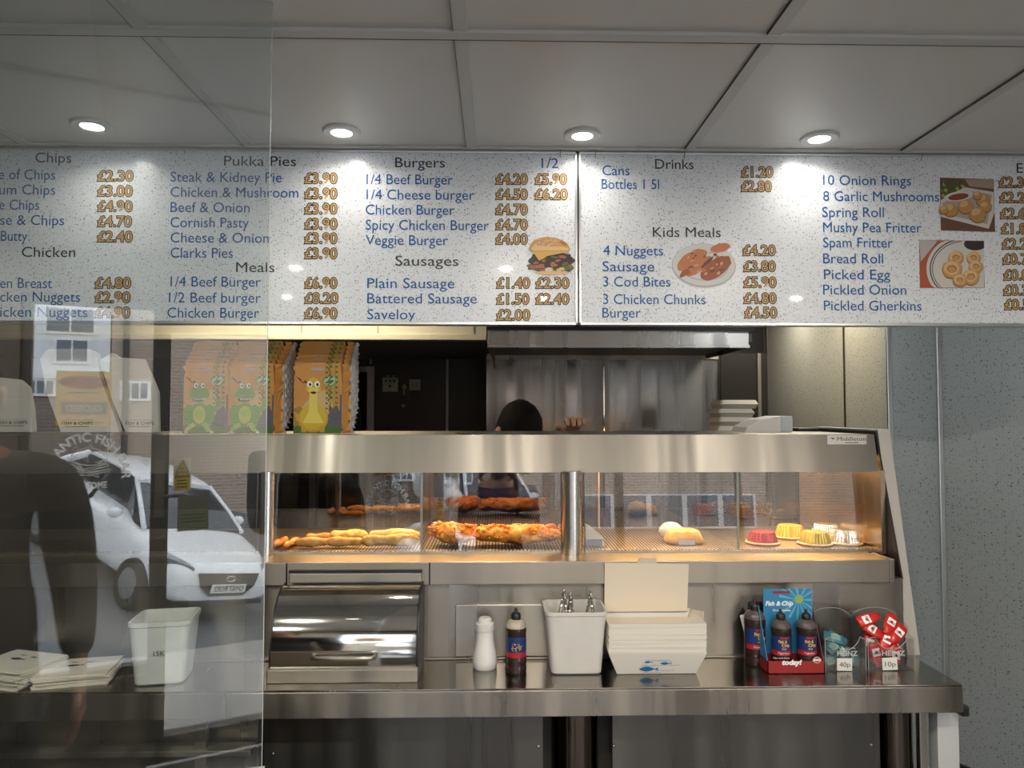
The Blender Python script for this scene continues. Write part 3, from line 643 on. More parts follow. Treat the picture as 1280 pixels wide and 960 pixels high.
# bottle builder
sauce_m = mat('brown_sauce_plastic', (.030, .016, .012), rough=.22)
clear_m = mat('cloudy_bottle_top', (.42, .36, .28), rough=.25)
label_b = mat('blue_bottle_label', (.012, .035, .14), rough=.35); label_r = mat('red_label_band', (.42, .015, .02), rough=.4)
yel = mat('yellow_print', (.75, .48, .05), rough=.4)
def curved(mb, x, y, r, txt, xa, xb, z, cap, off=0):
    w_ = xb-xa
    return write(mb, txt, (0, 0, 0), X_, Z_, w_, cap, off=off, warp=lambda a, b: Vector((x+r*math.sin((xa+a)/r), y-r*math.cos((xa+a)/r), z+b)))
def band(mb, x, y, r, a0, a1, z0_, z1_, n=14):
    rs = [[(x+r*math.sin(R(a0+(a1-a0)*k/n)), y-r*math.cos(R(a0+(a1-a0)*k/n)), z) for k in range(n+1)] for z in (z0_, z1_)]
    return mb.rings(rs, cap=False, close=False)
def sauce(loc, label, s=1.0, text='food'):
    x, y, z = 0, 0, 0; t = thing('sauce_bottle', label, 'sauce bottle', (0, 0, 0), 'brown sauce bottles')
    r = .0265
    MB().lathe([(.0, 0), (r*.93, .0), (r, .004), (r, .014), (r*.95, .017), (r*.95, .021), (r, .024), (r*1.0, .034), (r*.96, .037), (r*.96, .092), (r*1.0, .095), (r, .106), (r*.97, .111)], (0, 0, 0), 36, cap=False).obj('body', sauce_m, t, smooth=True)
    MB().lathe([(r*.97, .111), (r*.93, .119), (r*.72, .127), (r*.40, .131)], (0, 0, 0), 36).obj('shoulder', clear_m if text == 'food' else mat('dark_bottle_shoulder', (.09, .075, .07), rough=.2), t, smooth=True)
    MB().lathe([(.0115, .130), (.0120, .132), (.0120, .142), (.0095, .146), (.0050, .148), (.0035, .156), (.0028, .158), (.0005, .158)], (0, 0, 0), 24).obj('nozzle_cap', black, t, smooth=True)
    lb = band(MB(), 0, 0, r*.985, -80, 80, .040, .091).obj('label', label_b, t, smooth=True)
    band(MB(), 0, 0, r*.992, -78, 78, .041, .053).obj('label_band', label_r, lb, smooth=True)
    if text == 'food':
        mb = MB(); rnd = random.Random(5)
        for k in range(44):
            a = rnd.uniform(0, 6.28); q = math.sqrt(rnd.random()); u, v = .015*q*math.cos(a), .067+.011*q*math.sin(a); sz = .0018
            mb.use(rnd.choice([yel, mat('chip_print', (.5, .26, .06), rough=.4), mat('chip_print_dark', (.2, .07, .02), rough=.4)]))
            rr = r*1.0; mb.poly([(rr*math.sin((u+sz*math.cos(g))/rr), -rr*math.cos((u+sz*math.cos(g))/rr)-.0003, v+sz*.6*math.sin(g)) for g in (0, 1.26, 2.5, 3.77, 5.03)])
        mb.obj('label_picture', None, lb, smooth=None)
    else:
        mb = MB(); curved(mb, 0, 0, r*1.0, 'Fish &', -.014, .008, .074, .0075, .03); curved(mb, 0, 0, r*1.0, 'Chip', -.006, .016, .0645, .0075, .03); mb.obj('label_lettering', yel, lb, smooth=None)
        mb = MB(); curved(mb, 0, 0, r*1.0, 'Original Flavour', -.016, .016, .045, .0045); curved(mb, 0, 0, r, 'SAUCE', -.006, .006, .057, .0035); mb.obj('band_lettering', white_t, lb, smooth=None)
        band(MB(), 0, 0, r*.992, -22, 26, .0845, .0895).obj('label_crest', label_r, lb, smooth=True)
    t.location = loc; t.scale = (s, s, s); return t
c = P(645, 820, 1.92)
sauce((c.x, 1.92, Z0), 'dark brown sauce bottle with food pictured on its label, beside the salt shaker', 1.04)
# cutlery tub
t = thing('cutlery_tub', 'off-white open plastic tub with metal cutlery in it, left of the card food cartons', 'tub', (PX(717, 1.93), 1.935, Z0)); cx, cy = PX(717.5, 1.93), 1.945
hb, ht = .066, .082
lv = [(cx, cy, hb-.004, .052, .012, Z0), (cx, cy, hb, .056, .016, Z0+.004), (cx, cy, ht-.003, .068, .02, Z0+.152), (cx, cy, ht, .071, .022, Z0+.154), (cx, cy, ht, .071, .022, Z0+.162), (cx, cy, ht-.006, .065, .018, Z0+.162), (cx, cy, hb-.003, .053, .013, Z0+.006)]
MB().rbox(lv).obj('body', mat('cloudy_white_tub', (.62, .60, .56), rough=.35, vary=.08, vscale=20, bump=.1, bscale=25), t, smooth=True)
def fork(loc, rot, label, kind):
    t = thing('steel_tongs' if kind else 'table_fork', label, 'tongs' if kind else 'fork', (0, 0, 0), 'cutlery in the plastic tub')
    mb = MB()
    for s in (-1, 1): mb.tube([(s*.002, 0, .17), (s*.010, 0, .12), (s*.016, 0, .04), (s*.012, 0, 0)], [.0035, .005, .004, .006], 8)
    mb.obj('arms', chrome, t, smooth='all')
    MB().tube([(0, 0, .160), (0, 0, .184)], [.0055, .004], 10).obj('hinge', chrome, t, smooth='all')
    t.location = loc; t.rotation_euler = rot; return t
fork((cx-.036, cy+.01, Z0+.014), (R(-6), R(4), 0), 'steel tongs standing in the white tub, leftmost of three', 1)
fork((cx-.006, cy+.01, Z0+.006), (R(-8), R(6), .6), 'steel tongs standing in the white tub, middle of three', 1)
fork((cx+.038, cy+.01, Z0+.012), (R(-6), R(5), .2), 'steel tongs standing in the white tub, rightmost of three', 1)

# nested card food cartons
cx = PX(817, 1.9); yb_ = 1.88
def carton(nm='food_carton', front=False):
    t = thing(nm, 'white card food carton nested in the stack between the tub and the sauces', 'food carton', (0, 0, 0), 'nested food cartons')
    w0, w1, d0, d1, h = .103, .127, .055, .075, .058
    mb = MB(); th = .0012
    def ring(w_, d_, z, off=0): return [(-w_+off, -d_+off, z), (w_-off, -d_+off, z), (w_-off, d_-off, z), (-w_+off, d_-off, z)]
    mb.rings([ring(w0, d0, 0), ring(w1, d1, h), ring(w1, d1, h, th*2), ring(w0, d0, th, th)]); mb.obj('tray', card, t)
    return t
first = carton(); first.location = (cx, 1.945, Z0+.001); first['label'] = 'white card carton with blue fish printed on its front, bottom of the stack'
mbf = MB()
def fishshape(u, v, L, H):
    n = 14; top = [(u-L/2+L*.72*k/n, v+H/2*math.sin(math.pi*min(1, k/n*1.02))**.8) for k in range(n+1)]
    bot = [(u-L/2+L*.72*k/n, v-H/2*math.sin(math.pi*min(1, k/n*1.02))**.8) for k in range(n, -1, -1)]
    tail = [(u+L*.22, v+H*.06), (u+L*.40, v+H*.42), (u+L*.34, v), (u+L*.40, v-H*.42), (u+L*.22, v-H*.06)]
    return [top+bot, tail, [(u+L*.12, v+H*.12), (u+L*.25, v+H*.1), (u+L*.25, v-H*.1), (u+L*.12, v-H*.12)]]
# front face plane of the tray: y from -.055 at 0 to -.075 at h
def ff(u, v): return (cx+u, 1.945-.055-.020*v/.058-.0006, Z0+.001+v)
for u, v, L, H in ((-.018, .014, .058, .0135), (-.022, .034, .026, .006), (.024, .030, .034, .0075)):
    for pl_ in fishshape(u, v, L, H):
        try: mbf.poly([ff(a, b) for a, b in pl_])
        except ValueError: pass
for k, (u, v, L) in enumerate(((0, .0385, .06), (.01, .0245, .10), (-.02, .0215, .04), (.02, .009, .05), (-.012, .0035, .05), (.02, .0365, .035))):
    pts_ = [(u-L/2+L*q/16, v+.0009*math.sin(q*1.3+k)) for q in range(17)]
    for a, b in zip(pts_, pts_[1:]): mbf.poly([ff(a[0], a[1]), ff(b[0], b[1]), ff(b[0], b[1]+.0007), ff(a[0], a[1]+.0007)])
mbf.obj('fish_print', mat('blue_print', (.01, .16, .36), rough=.5), first, smooth=None)
proto = carton(); proto.location = (cx, 1.945, Z0+.001+.0040)
ords = ['lowest', 'second', 'third', 'fourth', 'fifth', 'sixth', 'seventh', 'eighth', 'ninth', 'tenth', 'eleventh', 'twelfth', 'thirteenth', 'fourteenth', 'fifteenth', 'sixteenth', 'seventeenth', 'eighteenth', 'nineteenth', 'twentieth', 'twenty-first', 'twenty-second']
NB = 18
for k in range(NB):
    o = proto if k == 0 else dup(proto)
    o.location = (cx+random.uniform(-.0012, .0012), 1.945+random.uniform(-.0012, .0012), Z0+.001+.0042*(k+1)); o.rotation_euler.z = R(random.uniform(-.4, .4))
    o['label'] = 'white card rim of the %s nested carton above the fish-printed one' % ords[k]
zt_ = Z0+.001+.0042*NB+.058
top = thing('open_carton', 'empty white card carton on top of the stack with its lid standing open', 'food carton', (cx, 1.945, zt_-.058), 'nested food cartons')
w1 = .118
mb = MB(); mb.prism([(cx-w1, 2.005, zt_-.005), (cx+w1-.006, 2.005, zt_-.005), (cx+w1-.004, 1.990, zt_+.128), (cx-w1, 1.990, zt_+.132)], (0, .0015, 0)); ld = mb.obj('lid', card_in, top)
mb = MB(); mb.prism([(cx-.030, 1.990, zt_+.130), (cx+.026, 1.990, zt_+.129), (cx+.022, 1.984, zt_+.143), (cx+.016, 1.983, zt_+.146), (cx-.020, 1.983, zt_+.147), (cx-.026, 1.984, zt_+.144)], (0, .0015, 0)); mb.obj('tuck_flap', card_in, ld)
for s in (-1, 1): mb = MB(); mb.prism([(cx+s*.124, 1.90, zt_-.01), (cx+s*.133, 1.92, zt_+.018), (cx+s*.121, 1.99, zt_+.004), (cx+s*.118, 1.99, zt_-.02)], (s*.0015, 0, 0)); mb.obj('side_flap', card_in, top)
MB().box(cx-.118, cx+.118, 1.89, 2.0, zt_-.022, zt_-.020).obj('tray', card_in, top)

# clear tub on the left, behind the glass screen
t = thing('plastic_tub', 'cloudy empty plastic tub marked 15K on the counter behind the glass screen', 'tub', (PX(209, 1.87), 1.88, Z0), rz=0); cx, cy = PX(211, 1.89), 1.895
lv = [(cx, cy, .054, .050, .014, Z0), (cx, cy, .059, .055, .018, Z0+.004), (cx, cy, .071, .066, .02, Z0+.145), (cx, cy, .074, .070, .022, Z0+.148), (cx, cy, .074, .070, .022, Z0+.158), (cx, cy, .069, .065, .02, Z0+.158), (cx, cy, .056, .052, .016, Z0+.007)]
rz = Matrix.Translation((cx, cy, 0)) @ Matrix.Rotation(R(9), 4, 'Z') @ Matrix.Translation((-cx, -cy, 0))
tub_m = mat('cloudy_clear_tub', (.72, .73, .68), rough=.4, alpha=.82, vary=.10, vscale=25, bump=.15, bscale=30)
MB().rbox(lv).xf(rz).obj('body', tub_m, t, smooth=True)
mb = MB(); write(mb, '15K', (cx-.010, cy-.0635, Z0+.075), X_, Z_, .026, .012); mb.xf(rz).obj('handwriting', black_t, t, smooth=None)
# paper bags
def bag(label, grp, loc, rz):
    t = thing('paper_bag', label, 'paper bag', (0, 0, 0), grp)
    mb = MB(); r_ = random
    w_, d_ = .085, .07
    top = [(-w_, -d_, .0022+r_.random()*.001), (w_, -d_, .0022+r_.random()*.001), (w_, d_, .0024), (-w_, d_, .0024)]; bot = [(x, y, 0) for x, y, z in top]
    mb.hexa(bot+top); mb.box(-w_+.004, w_-.004, -d_-.004, -d_, .0004, .0014); mb.obj('sheet', paper, t)
    t.location = loc; t.rotation_euler.z = rz; return t
for (px, yy, rot, n, g, words) in ((30, 1.90, R(-14), 15, 'paper bags in the taller stack', 'taller pile at the left'), (108, 1.905, R(14), 9, 'paper bags in the shorter stack', 'shorter pile beside the cloudy tub')):
    base = None
    for k in range(n):
        loc = (PX(px, yy)+random.uniform(-.004, .004), yy+random.uniform(-.004, .004), Z0+.0030*k); rr = rot+R(random.uniform(-4, 4))
        lab = 'cream paper bag, %s from the bottom of the %s' % (ords[k] if k else 'first', words)
        if k == n-1: lab = 'topmost cream paper bag of the %s' % words
        if base is None: base = bag(lab, g, loc, rr); o = base
        else: o = dup(base, None, loc, rr, lab)
    mb = MB(); zt__ = .0026
    m4 = Matrix.Translation(o.location) @ Matrix.Rotation(o.rotation_euler.z, 4, 'Z')
    for (u, v, L, H) in ((-.01, .01, .05, .014), (.02, .03, .03, .006), (-.02, .035, .025, .005)):
        for pl_ in fishshape(u, v, L, H):
            try: mb.poly([m4 @ Vector((a, b, zt__+.0009)) for a, b in pl_])
            except ValueError: pass
    mb.obj('blue_print', mat('dark_blue_print', (.02, .06, .14), rough=.6), o, smooth=None)
# sauce bottles, their display carton, and the two clear dispensers
c = P(945, 820, 1.96)
o = sauce((c.x, 1.965, Z0), 'dark brown sauce bottle standing behind the left edge of the blue and red display carton', 1.10, 'brand')
o.rotation_euler.z = R(8)
b1 = sauce((PX(972, 1.915), 1.915, Z0+.004), 'dark sauce bottle in the red display carton, nearer the loose bottle', .98, 'brand'); b1.rotation_euler.z = R(-4)
b2 = sauce((PX(1003.5, 1.915), 1.915, Z0+.004), 'dark sauce bottle in the red display carton, nearer the clear dispensers', .98, 'brand')
x0, x1 = PX(955, 1.885), PX(1025, 1.885); red = mat('red_card', (.30, .02, .018), rough=.5); bluec = mat('blue_card', (.03, .22, .42), rough=.5)
t = thing('display_carton', 'red printed display carton with a blue header, holding two sauce bottles', 'display carton', ((x0+x1)/2, 1.91, Z0))
mb = MB(); mb.box(x0, x1, 1.883, 1.885, Z0, Z0+.033); mb.box(x0, x1, 1.945, 1.947, Z0, Z0+.033); mb.box(x0, x0+.002, 1.883, 1.947, Z0, Z0+.033); mb.box(x1-.002, x1, 1.883, 1.947, Z0, Z0+.033); mb.box(x0, x1, 1.883, 1.947, Z0, Z0+.002); mb.obj('tray', red, t)
for s in (x0, x1-.0015):
    mb = MB(); mb.prism([(s, 1.885, Z0+.03), (s, 1.947, Z0+.03), (s, 1.947, Z0+.16), (s, 1.93, Z0+.12)], (.0015, 0, 0)); mb.obj('side_wing', mat('dark_red_card', (.16, .04, .05), rough=.5) if s > x0 else bluec, t)
ha, hb_ = PX(951, 1.947), PX(1011, 1.947); hz1 = PZ(738, 1.947)
hd = MB().box(ha, hb_, 1.9475, 1.949, Z0+.03, hz1).obj('header', bluec, t)
mb = MB(); cxh, czh = PX(995, 1.947), PZ(752, 1.947)
for k in range(15):
    a = k*2*math.pi/15; L = .055
    q = [(cxh+L*math.cos(b), czh+L*math.sin(b)) for b in (a-.07, a+.07)]
    q = [(min(max(x, ha), hb_), min(max(z, Z0+.04), hz1)) for x, z in q]
    mb.poly([(cxh, 1.9473, czh), (q[1][0], 1.9473, q[1][1]), (q[0][0], 1.9473, q[0][1])])
mb.obj('sun_rays', mat('pale_ray_print', (.12, .42, .60), rough=.5), hd, smooth=None)
mb = MB(); mb.prism([(cxh+.012*math.cos(a*.5), 1.947, czh+.002+.012*math.sin(a*.5)) for a in range(12)], (0, .0002, 0)); mb.obj('round_badge', mat('green_badge', (.30, .42, .10), rough=.5), hd)
mb = MB(); a, b = P(957, 757, 1.9466), P(991, 757, 1.9466)
write(mb, 'Fish & Chip', a, X_, Z_, b.x-a.x, .0115, off=.03, shear=.25); a, b = P(966, 764, 1.9466), P(988, 764, 1.9466); write(mb, 'Shop Sauce', a, X_, Z_, b.x-a.x, .005, off=.02); mb.obj('header_lettering', white_t, hd, smooth=None)
MB().box(PX(963, 1.946), PX(984, 1.946), 1.9466, 1.947, PZ(744, 1.946), PZ(741, 1.946)).obj('header_band', red, hd)
mb = MB(); a, b = P(978, 831, 1.8826), P(1002, 831, 1.8826); write(mb, 'today!', a, X_, Z_, b.x-a.x, .012, off=.05, shear=.2); a, b = P(966, 823.5, 1.8826), P(987, 823.5, 1.8826); write(mb, 'Take some home', a, X_, Z_, b.x-a.x, .0035); mb.obj('tray_lettering', white_t, t, smooth=None)
mb = MB(); cxb, czb = PX(1016, 1.883), PZ(828, 1.883)
for r_, yy, m in ((.0095, 1.8828, mat('cream_print', (.8, .7, .6), rough=.5)), (.008, 1.8826, red)):
    mb.use(m); mb.poly([(cxb+r_*math.cos(-k*.5), yy, czb+r_*.9*math.sin(-k*.5)) for k in range(12)])
mb.use(MATS['cream_print']); mb.poly([(cxb-.011, 1.8824, czb-.0028), (cxb+.011, 1.8824, czb-.0028), (cxb+.011, 1.8824, czb+.0028), (cxb-.011, 1.8824, czb+.0028)][::1]); mb.obj('tray_badge', None, t, smooth=None)
# clear acrylic dispensers
def dispenser(px0, px1, label, tagtxt, deep=0):
    x0, x1 = PX(px0, 1.90), PX(px1, 1.90); y0, y1 = 1.90, 1.985
    t = thing('sachet_dispenser', label, 'sachet dispenser', ((x0+x1)/2, 1.94, Z0), 'clear sachet dispensers')
    th = .0022; w_ = x1-x0; zf = .060
    n = 16; scoop = [(x0+.004+w_*.12+(w_*.70)*k/n, Z0+.088-.034*math.sin(math.pi*k/n)**.7) for k in range(n+1)]
    mb = MB()
    mb.prism([(x0, y0, Z0), (x1, y0, Z0)]+[(x1, y0, Z0+.078), (x1-.004, y0, Z0+.086)]+[(x, y0, z) for x, z in reversed(scoop)]+[(x0, y0, Z0+.084)], (0, th, 0)); mb.obj('front', acrylic, t)
    for s in (x0, x1-th):
        mb = MB(); mb.prism([(s, y0+th, Z0), (s, y1, Z0), (s, y1, Z0+.135), (s, y1-.03, Z0+.135), (s, y1-.038, Z0+.112), (s, y0+.030, Z0+.105), (s, y0+.022, Z0+.088), (s, y0+th, Z0+.084)], (th, 0, 0)); mb.obj('side', acrylic, t)
    a = [(x0+w_*.5+w_*.5*math.cos(math.pi*(1-k/12)), Z0+.115+.028*math.sin(math.pi*k/12)) for k in range(13)]
    mb = MB(); mb.prism([(x0+th, y1-th, Z0), (x1-th, y1-th, Z0)]+[(min(max(x, x0+th), x1-th), y1-th, z) for x, z in reversed(a)], (0, th, 0)); mb.obj('back', acrylic, t)
    MB().box(x0+th, x1-th, y0+th, y1-th, Z0, Z0+th).obj('base', acrylic, t)
    # bright cut edges
    mb = MB(); mb.tube([(x0+.0011, y0, Z0+.084)]+[(x, y0, z) for x, z in scoop]+[(x1-.0011, y0, Z0+.082)], .0009, 5); mb.tube([(x0+.001, y0, Z0), (x0+.001, y0, Z0+.084)], .0008, 5); mb.tube([(x1-.001, y0, Z0), (x1-.001, y0, Z0+.082)], .0008, 5)
    mb.tube([(x, y1-.001, z) for x, z in a], .0008, 5); mb.obj('cut_edges', mat('acrylic_edge', (.55, .56, .56), rough=.2, alpha=.7), t)
    mb = MB(); write(mb, 'HEINZ', (x0+w_*.30, y0-.0004, Z0+.040), X_, Z_, w_*.48, .012, off=.03); write(mb, 'HAS TO BE', (x0+w_*.42, y0-.0004, Z0+.057), X_, Z_, w_*.32, .004); mb.obj('front_lettering', mat('frosted_lettering', (.62, .62, .60), rough=.5, alpha=.75), t, smooth=None)
    tx = x0+w_*(.30 if deep else .28); tz = Z0+.002
    tg = MB().box(tx, tx+.040, y0-.0016, y0-.0006, tz, tz+.032).xf(Matrix.Translation((tx, 0, tz)) @ Matrix.Rotation(R(-2 if deep else 1), 4, 'Y') @ Matrix.Translation((-tx, 0, -tz))).obj('price_ticket', mat('ticket_paper', (.78, .76, .70), rough=.7), t)
    mb = MB(); write(mb, tagtxt, (tx+.006, y0-.002, tz+.010), X_, Z_, .029, .012, off=.0); mb.obj('ticket_writing', black_t, tg, smooth=None)
    return t, x0, x1, y0, y1
t1, a0, a1, ya, yb_ = dispenser(1026, 1077, 'clear acrylic dispenser of teal sachets ticketed 40p', '40p')
t2, c0, c1, yc, yd = dispenser(1079, 1137, 'clear acrylic dispenser of red ketchup sachets ticketed 10p', '10p', 1)
teal = mat('teal_sachet', (.05, .16, .19), rough=.3); teal2 = mat('pale_teal_panel', (.20, .36, .36), rough=.3); redk = mat('red_sachet', (.58, .02, .015), rough=.25)
where = ['at the bottom front', 'at the bottom back', 'standing at the left wall', 'standing at the right wall', 'lying across the middle', 'leaning at the back', 'on top of the heap', 'in the centre of the heap', 'tilted near the top']
def sachet(col, shape):
    mb = MB()
    if shape == 'flat':
        t = thing('sauce_sachet', '', 'sachet', (0, 0, 0), 'teal sachets in the clear dispenser'); L, W = .026, .017
        rs = []
        for k, s in ((-1, 1), (-.9, 1), (0, 1), (.9, 1), (1, 1)):
            h = .0045*(1-abs(k)**2)+.0004; rs.append([(-L*1, -W, 0)]*0+[(k*L, -W, -.0003), (k*L, -W*.7, -h), (k*L, W*.7, -h), (k*L, W, -.0003), (k*L, W*.7, h), (k*L, -W*.7, h)])
        mb.rings(rs); mb.obj('pouch', col, t, smooth='all'); MB().box(-.016, .008, -.009, .009, .0046, .0052).obj('printed_panel', teal2, t)
        MB().box(-.010, .002, -.0100, -.0075, .0052, .0055).obj('gold_stripe', yel, t)
    else:
        t = thing('ketchup_sachet', '', 'sachet', (0, 0, 0), 'red ketchup sachets in the clear dispenser')
        prof = [(-.032, .0085), (-.022, .009), (-.018, .0125), (-.012, .0150), (.0, .0165), (.014, .0168), (.024, .0160), (.030, .014)]
        rs = [[(x, w_*math.cos(a*math.pi/6), .0065*math.sin(a*math.pi/6)*(w_/.0165)**.5) for a in range(12)] for x, w_ in prof]
        mb.rings(rs); mb.obj('pouch', col, t, smooth='all')
        lb = MB().box(-.004, .016, -.0105, .0105, .0058, .0072, .0004).obj('label', white_t, t)
        mb = MB(); write(mb, 'HEINZ', (.001, .0085, .0074), (0, -1, 0), (1, 0, 0), .017, .005, off=.04); mb.poly([(.006+.004*math.cos(a*.6), .004*math.sin(a*.6), .0074) for a in range(10)]); mb.obj('label_lettering', mat('dark_red_print', (.25, .02, .02), rough=.4), lb, smooth=None)
    return t
rnd = random.Random(11)
for kind, xa, xb in (('flat', a0, a1), ('bottle', c0, c1)):
    base = None; w_ = xb-xa
    pos = [(.25, .25, .018, 80, 20, 0), (.72, .3, .020, 75, -15, 1), (.3, .6, .030, 60, 60, 5), (.7, .65, .032, 55, -50, 1), (.35, .35, .052, 50, 35, 4), (.55, .7, .060, 70, -30, 5), (.5, .3, .040, 62, 120, 7), (.4, .5, .07, 40, 160, 8)] if kind == 'flat' else \
        [(.28, .30, .030, 80, 100, 0), (.68, .28, .034, 78, -96, 1), (.25, .62, .046, 70, 80, 2), (.75, .62, .050, 70, -70, 3), (.52, .34, .062, 66, 60, 7), (.78, .38, .080, 62, 40, 8), (.30, .50, .088, 60, 140, 6), (.22, .6, .116, 60, 200, 5), (.66, .5, .104, 60, 50, 6)]
    for k, (u, v, z, tilt, roll, wi) in enumerate(pos):
        if base is None: base = sachet(teal if kind == 'flat' else redk, kind); o = base
        else: o = dup(base)
        o.location = (xa+w_*u, 1.905+.075*v, Z0+z+.004); o.rotation_euler = (R(tilt), R(roll), R(rnd.uniform(-15, 15))) if False else (0, 0, 0)
        o.rotation_mode = 'XYZ'; m = Matrix.Rotation(R(rnd.uniform(-8, 8)), 4, 'Z') @ Matrix.Rotation(R(tilt), 4, 'X') @ Matrix.Rotation(R(roll), 4, 'Z'); o.rotation_euler = m.to_euler()
        hts = ['lowest', 'second lowest', 'third from the bottom', 'fourth from the bottom', 'fifth from the bottom', 'third from the top', 'second highest', 'highest', 'very topmost']
        if kind == 'bottle': hts = ['lowest', 'second lowest', 'third lowest', 'fourth lowest', 'middle', 'fourth highest', 'third highest', 'highest', 'second highest']
        else: hts = ['lowest', 'second lowest', 'third lowest', 'fourth lowest', 'third highest', 'second highest', 'middle', 'highest']
        o['label'] = ('teal sauce sachet in the 40p dispenser, %s of the heap' if kind == 'flat' else 'red bottle-shaped ketchup sachet in the 10p dispenser, %s of the heap') % hts[k]
# papers behind the sauces
t = thing('leaflet', 'white paper leaflets sticking up behind the blue display carton', 'leaflet', (PX(980, 1.97), 1.985, Z0))
for k, (a, rz_) in enumerate(((938, -24), (966, -4), (974, 4), (982, 14))):
    c = P(a+6, 790, 1.985); MB().box(-.012, .012, 0, .0008, 0, .125).xf(Matrix.Translation((c.x, 1.984+.002*k, Z0+.005)) @ Matrix.Rotation(R(rz_*.6), 4, 'Y')).obj('sheet', mat('leaflet_paper', (.70, .70, .68), rough=.7), t)

# ================================================================== ON TOP OF THE CABINET
ZTOP = 1.536
orange_m = mat('orange_card', (.58, .27, .06), rough=.55, vary=.15, vscale=12); grey_edge = mat('grey_card_edge', (.42, .40, .40), rough=.6); vine_m = mat('vine_print', (.05, .17, .03), rough=.6); vine_l = mat('vine_light_print', (.18, .33, .10), rough=.6)
dg, dgl, dgb = mat('dino_green', (.10, .30, .03), rough=.5), mat('dino_light_green', (.30, .50, .06), rough=.5), mat('dino_belly', (.52, .52, .06), rough=.5)
dy, dyl, dyo = mat('dino_yellow', (.62, .44, .03), rough=.5), mat('dino_pale_yellow', (.75, .62, .12), rough=.5), mat('dino_orange', (.60, .33, .03), rough=.5)
grass_p = mat('grass_print', (.06, .16, .02), rough=.6); stone = mat('stone_print', (.10, .10, .13), rough=.6); eye_w = mat('eye_white_print', (.85, .85, .8), rough=.5); eye_b = mat('ink_print', (.01, .01, .01), rough=.5); skyp = mat('sand_print', (.60, .42, .18), rough=.6); rockp = mat('rock_print', (.34, .20, .05), rough=.6)
class Flat:
    def __init__(s): s.mb = MB(); s.k = 0
    def pts(s, m, pp): s.k += 1; s.mb.use(m); s.mb.poly([(x/1000, -.0004-.00006*s.k, z/1000) for x, z in pp]); return s
    def ell(s, m, cx, cz, rx, rz, a=0, n=18):
        ca, sa = math.cos(R(a)), math.sin(R(a)); return s.pts(m, [(cx+rx*math.cos(k*2*math.pi/n)*ca-rz*math.sin(k*2*math.pi/n)*sa, cz+rx*math.cos(k*2*math.pi/n)*sa+rz*math.sin(k*2*math.pi/n)*ca) for k in range(n)])
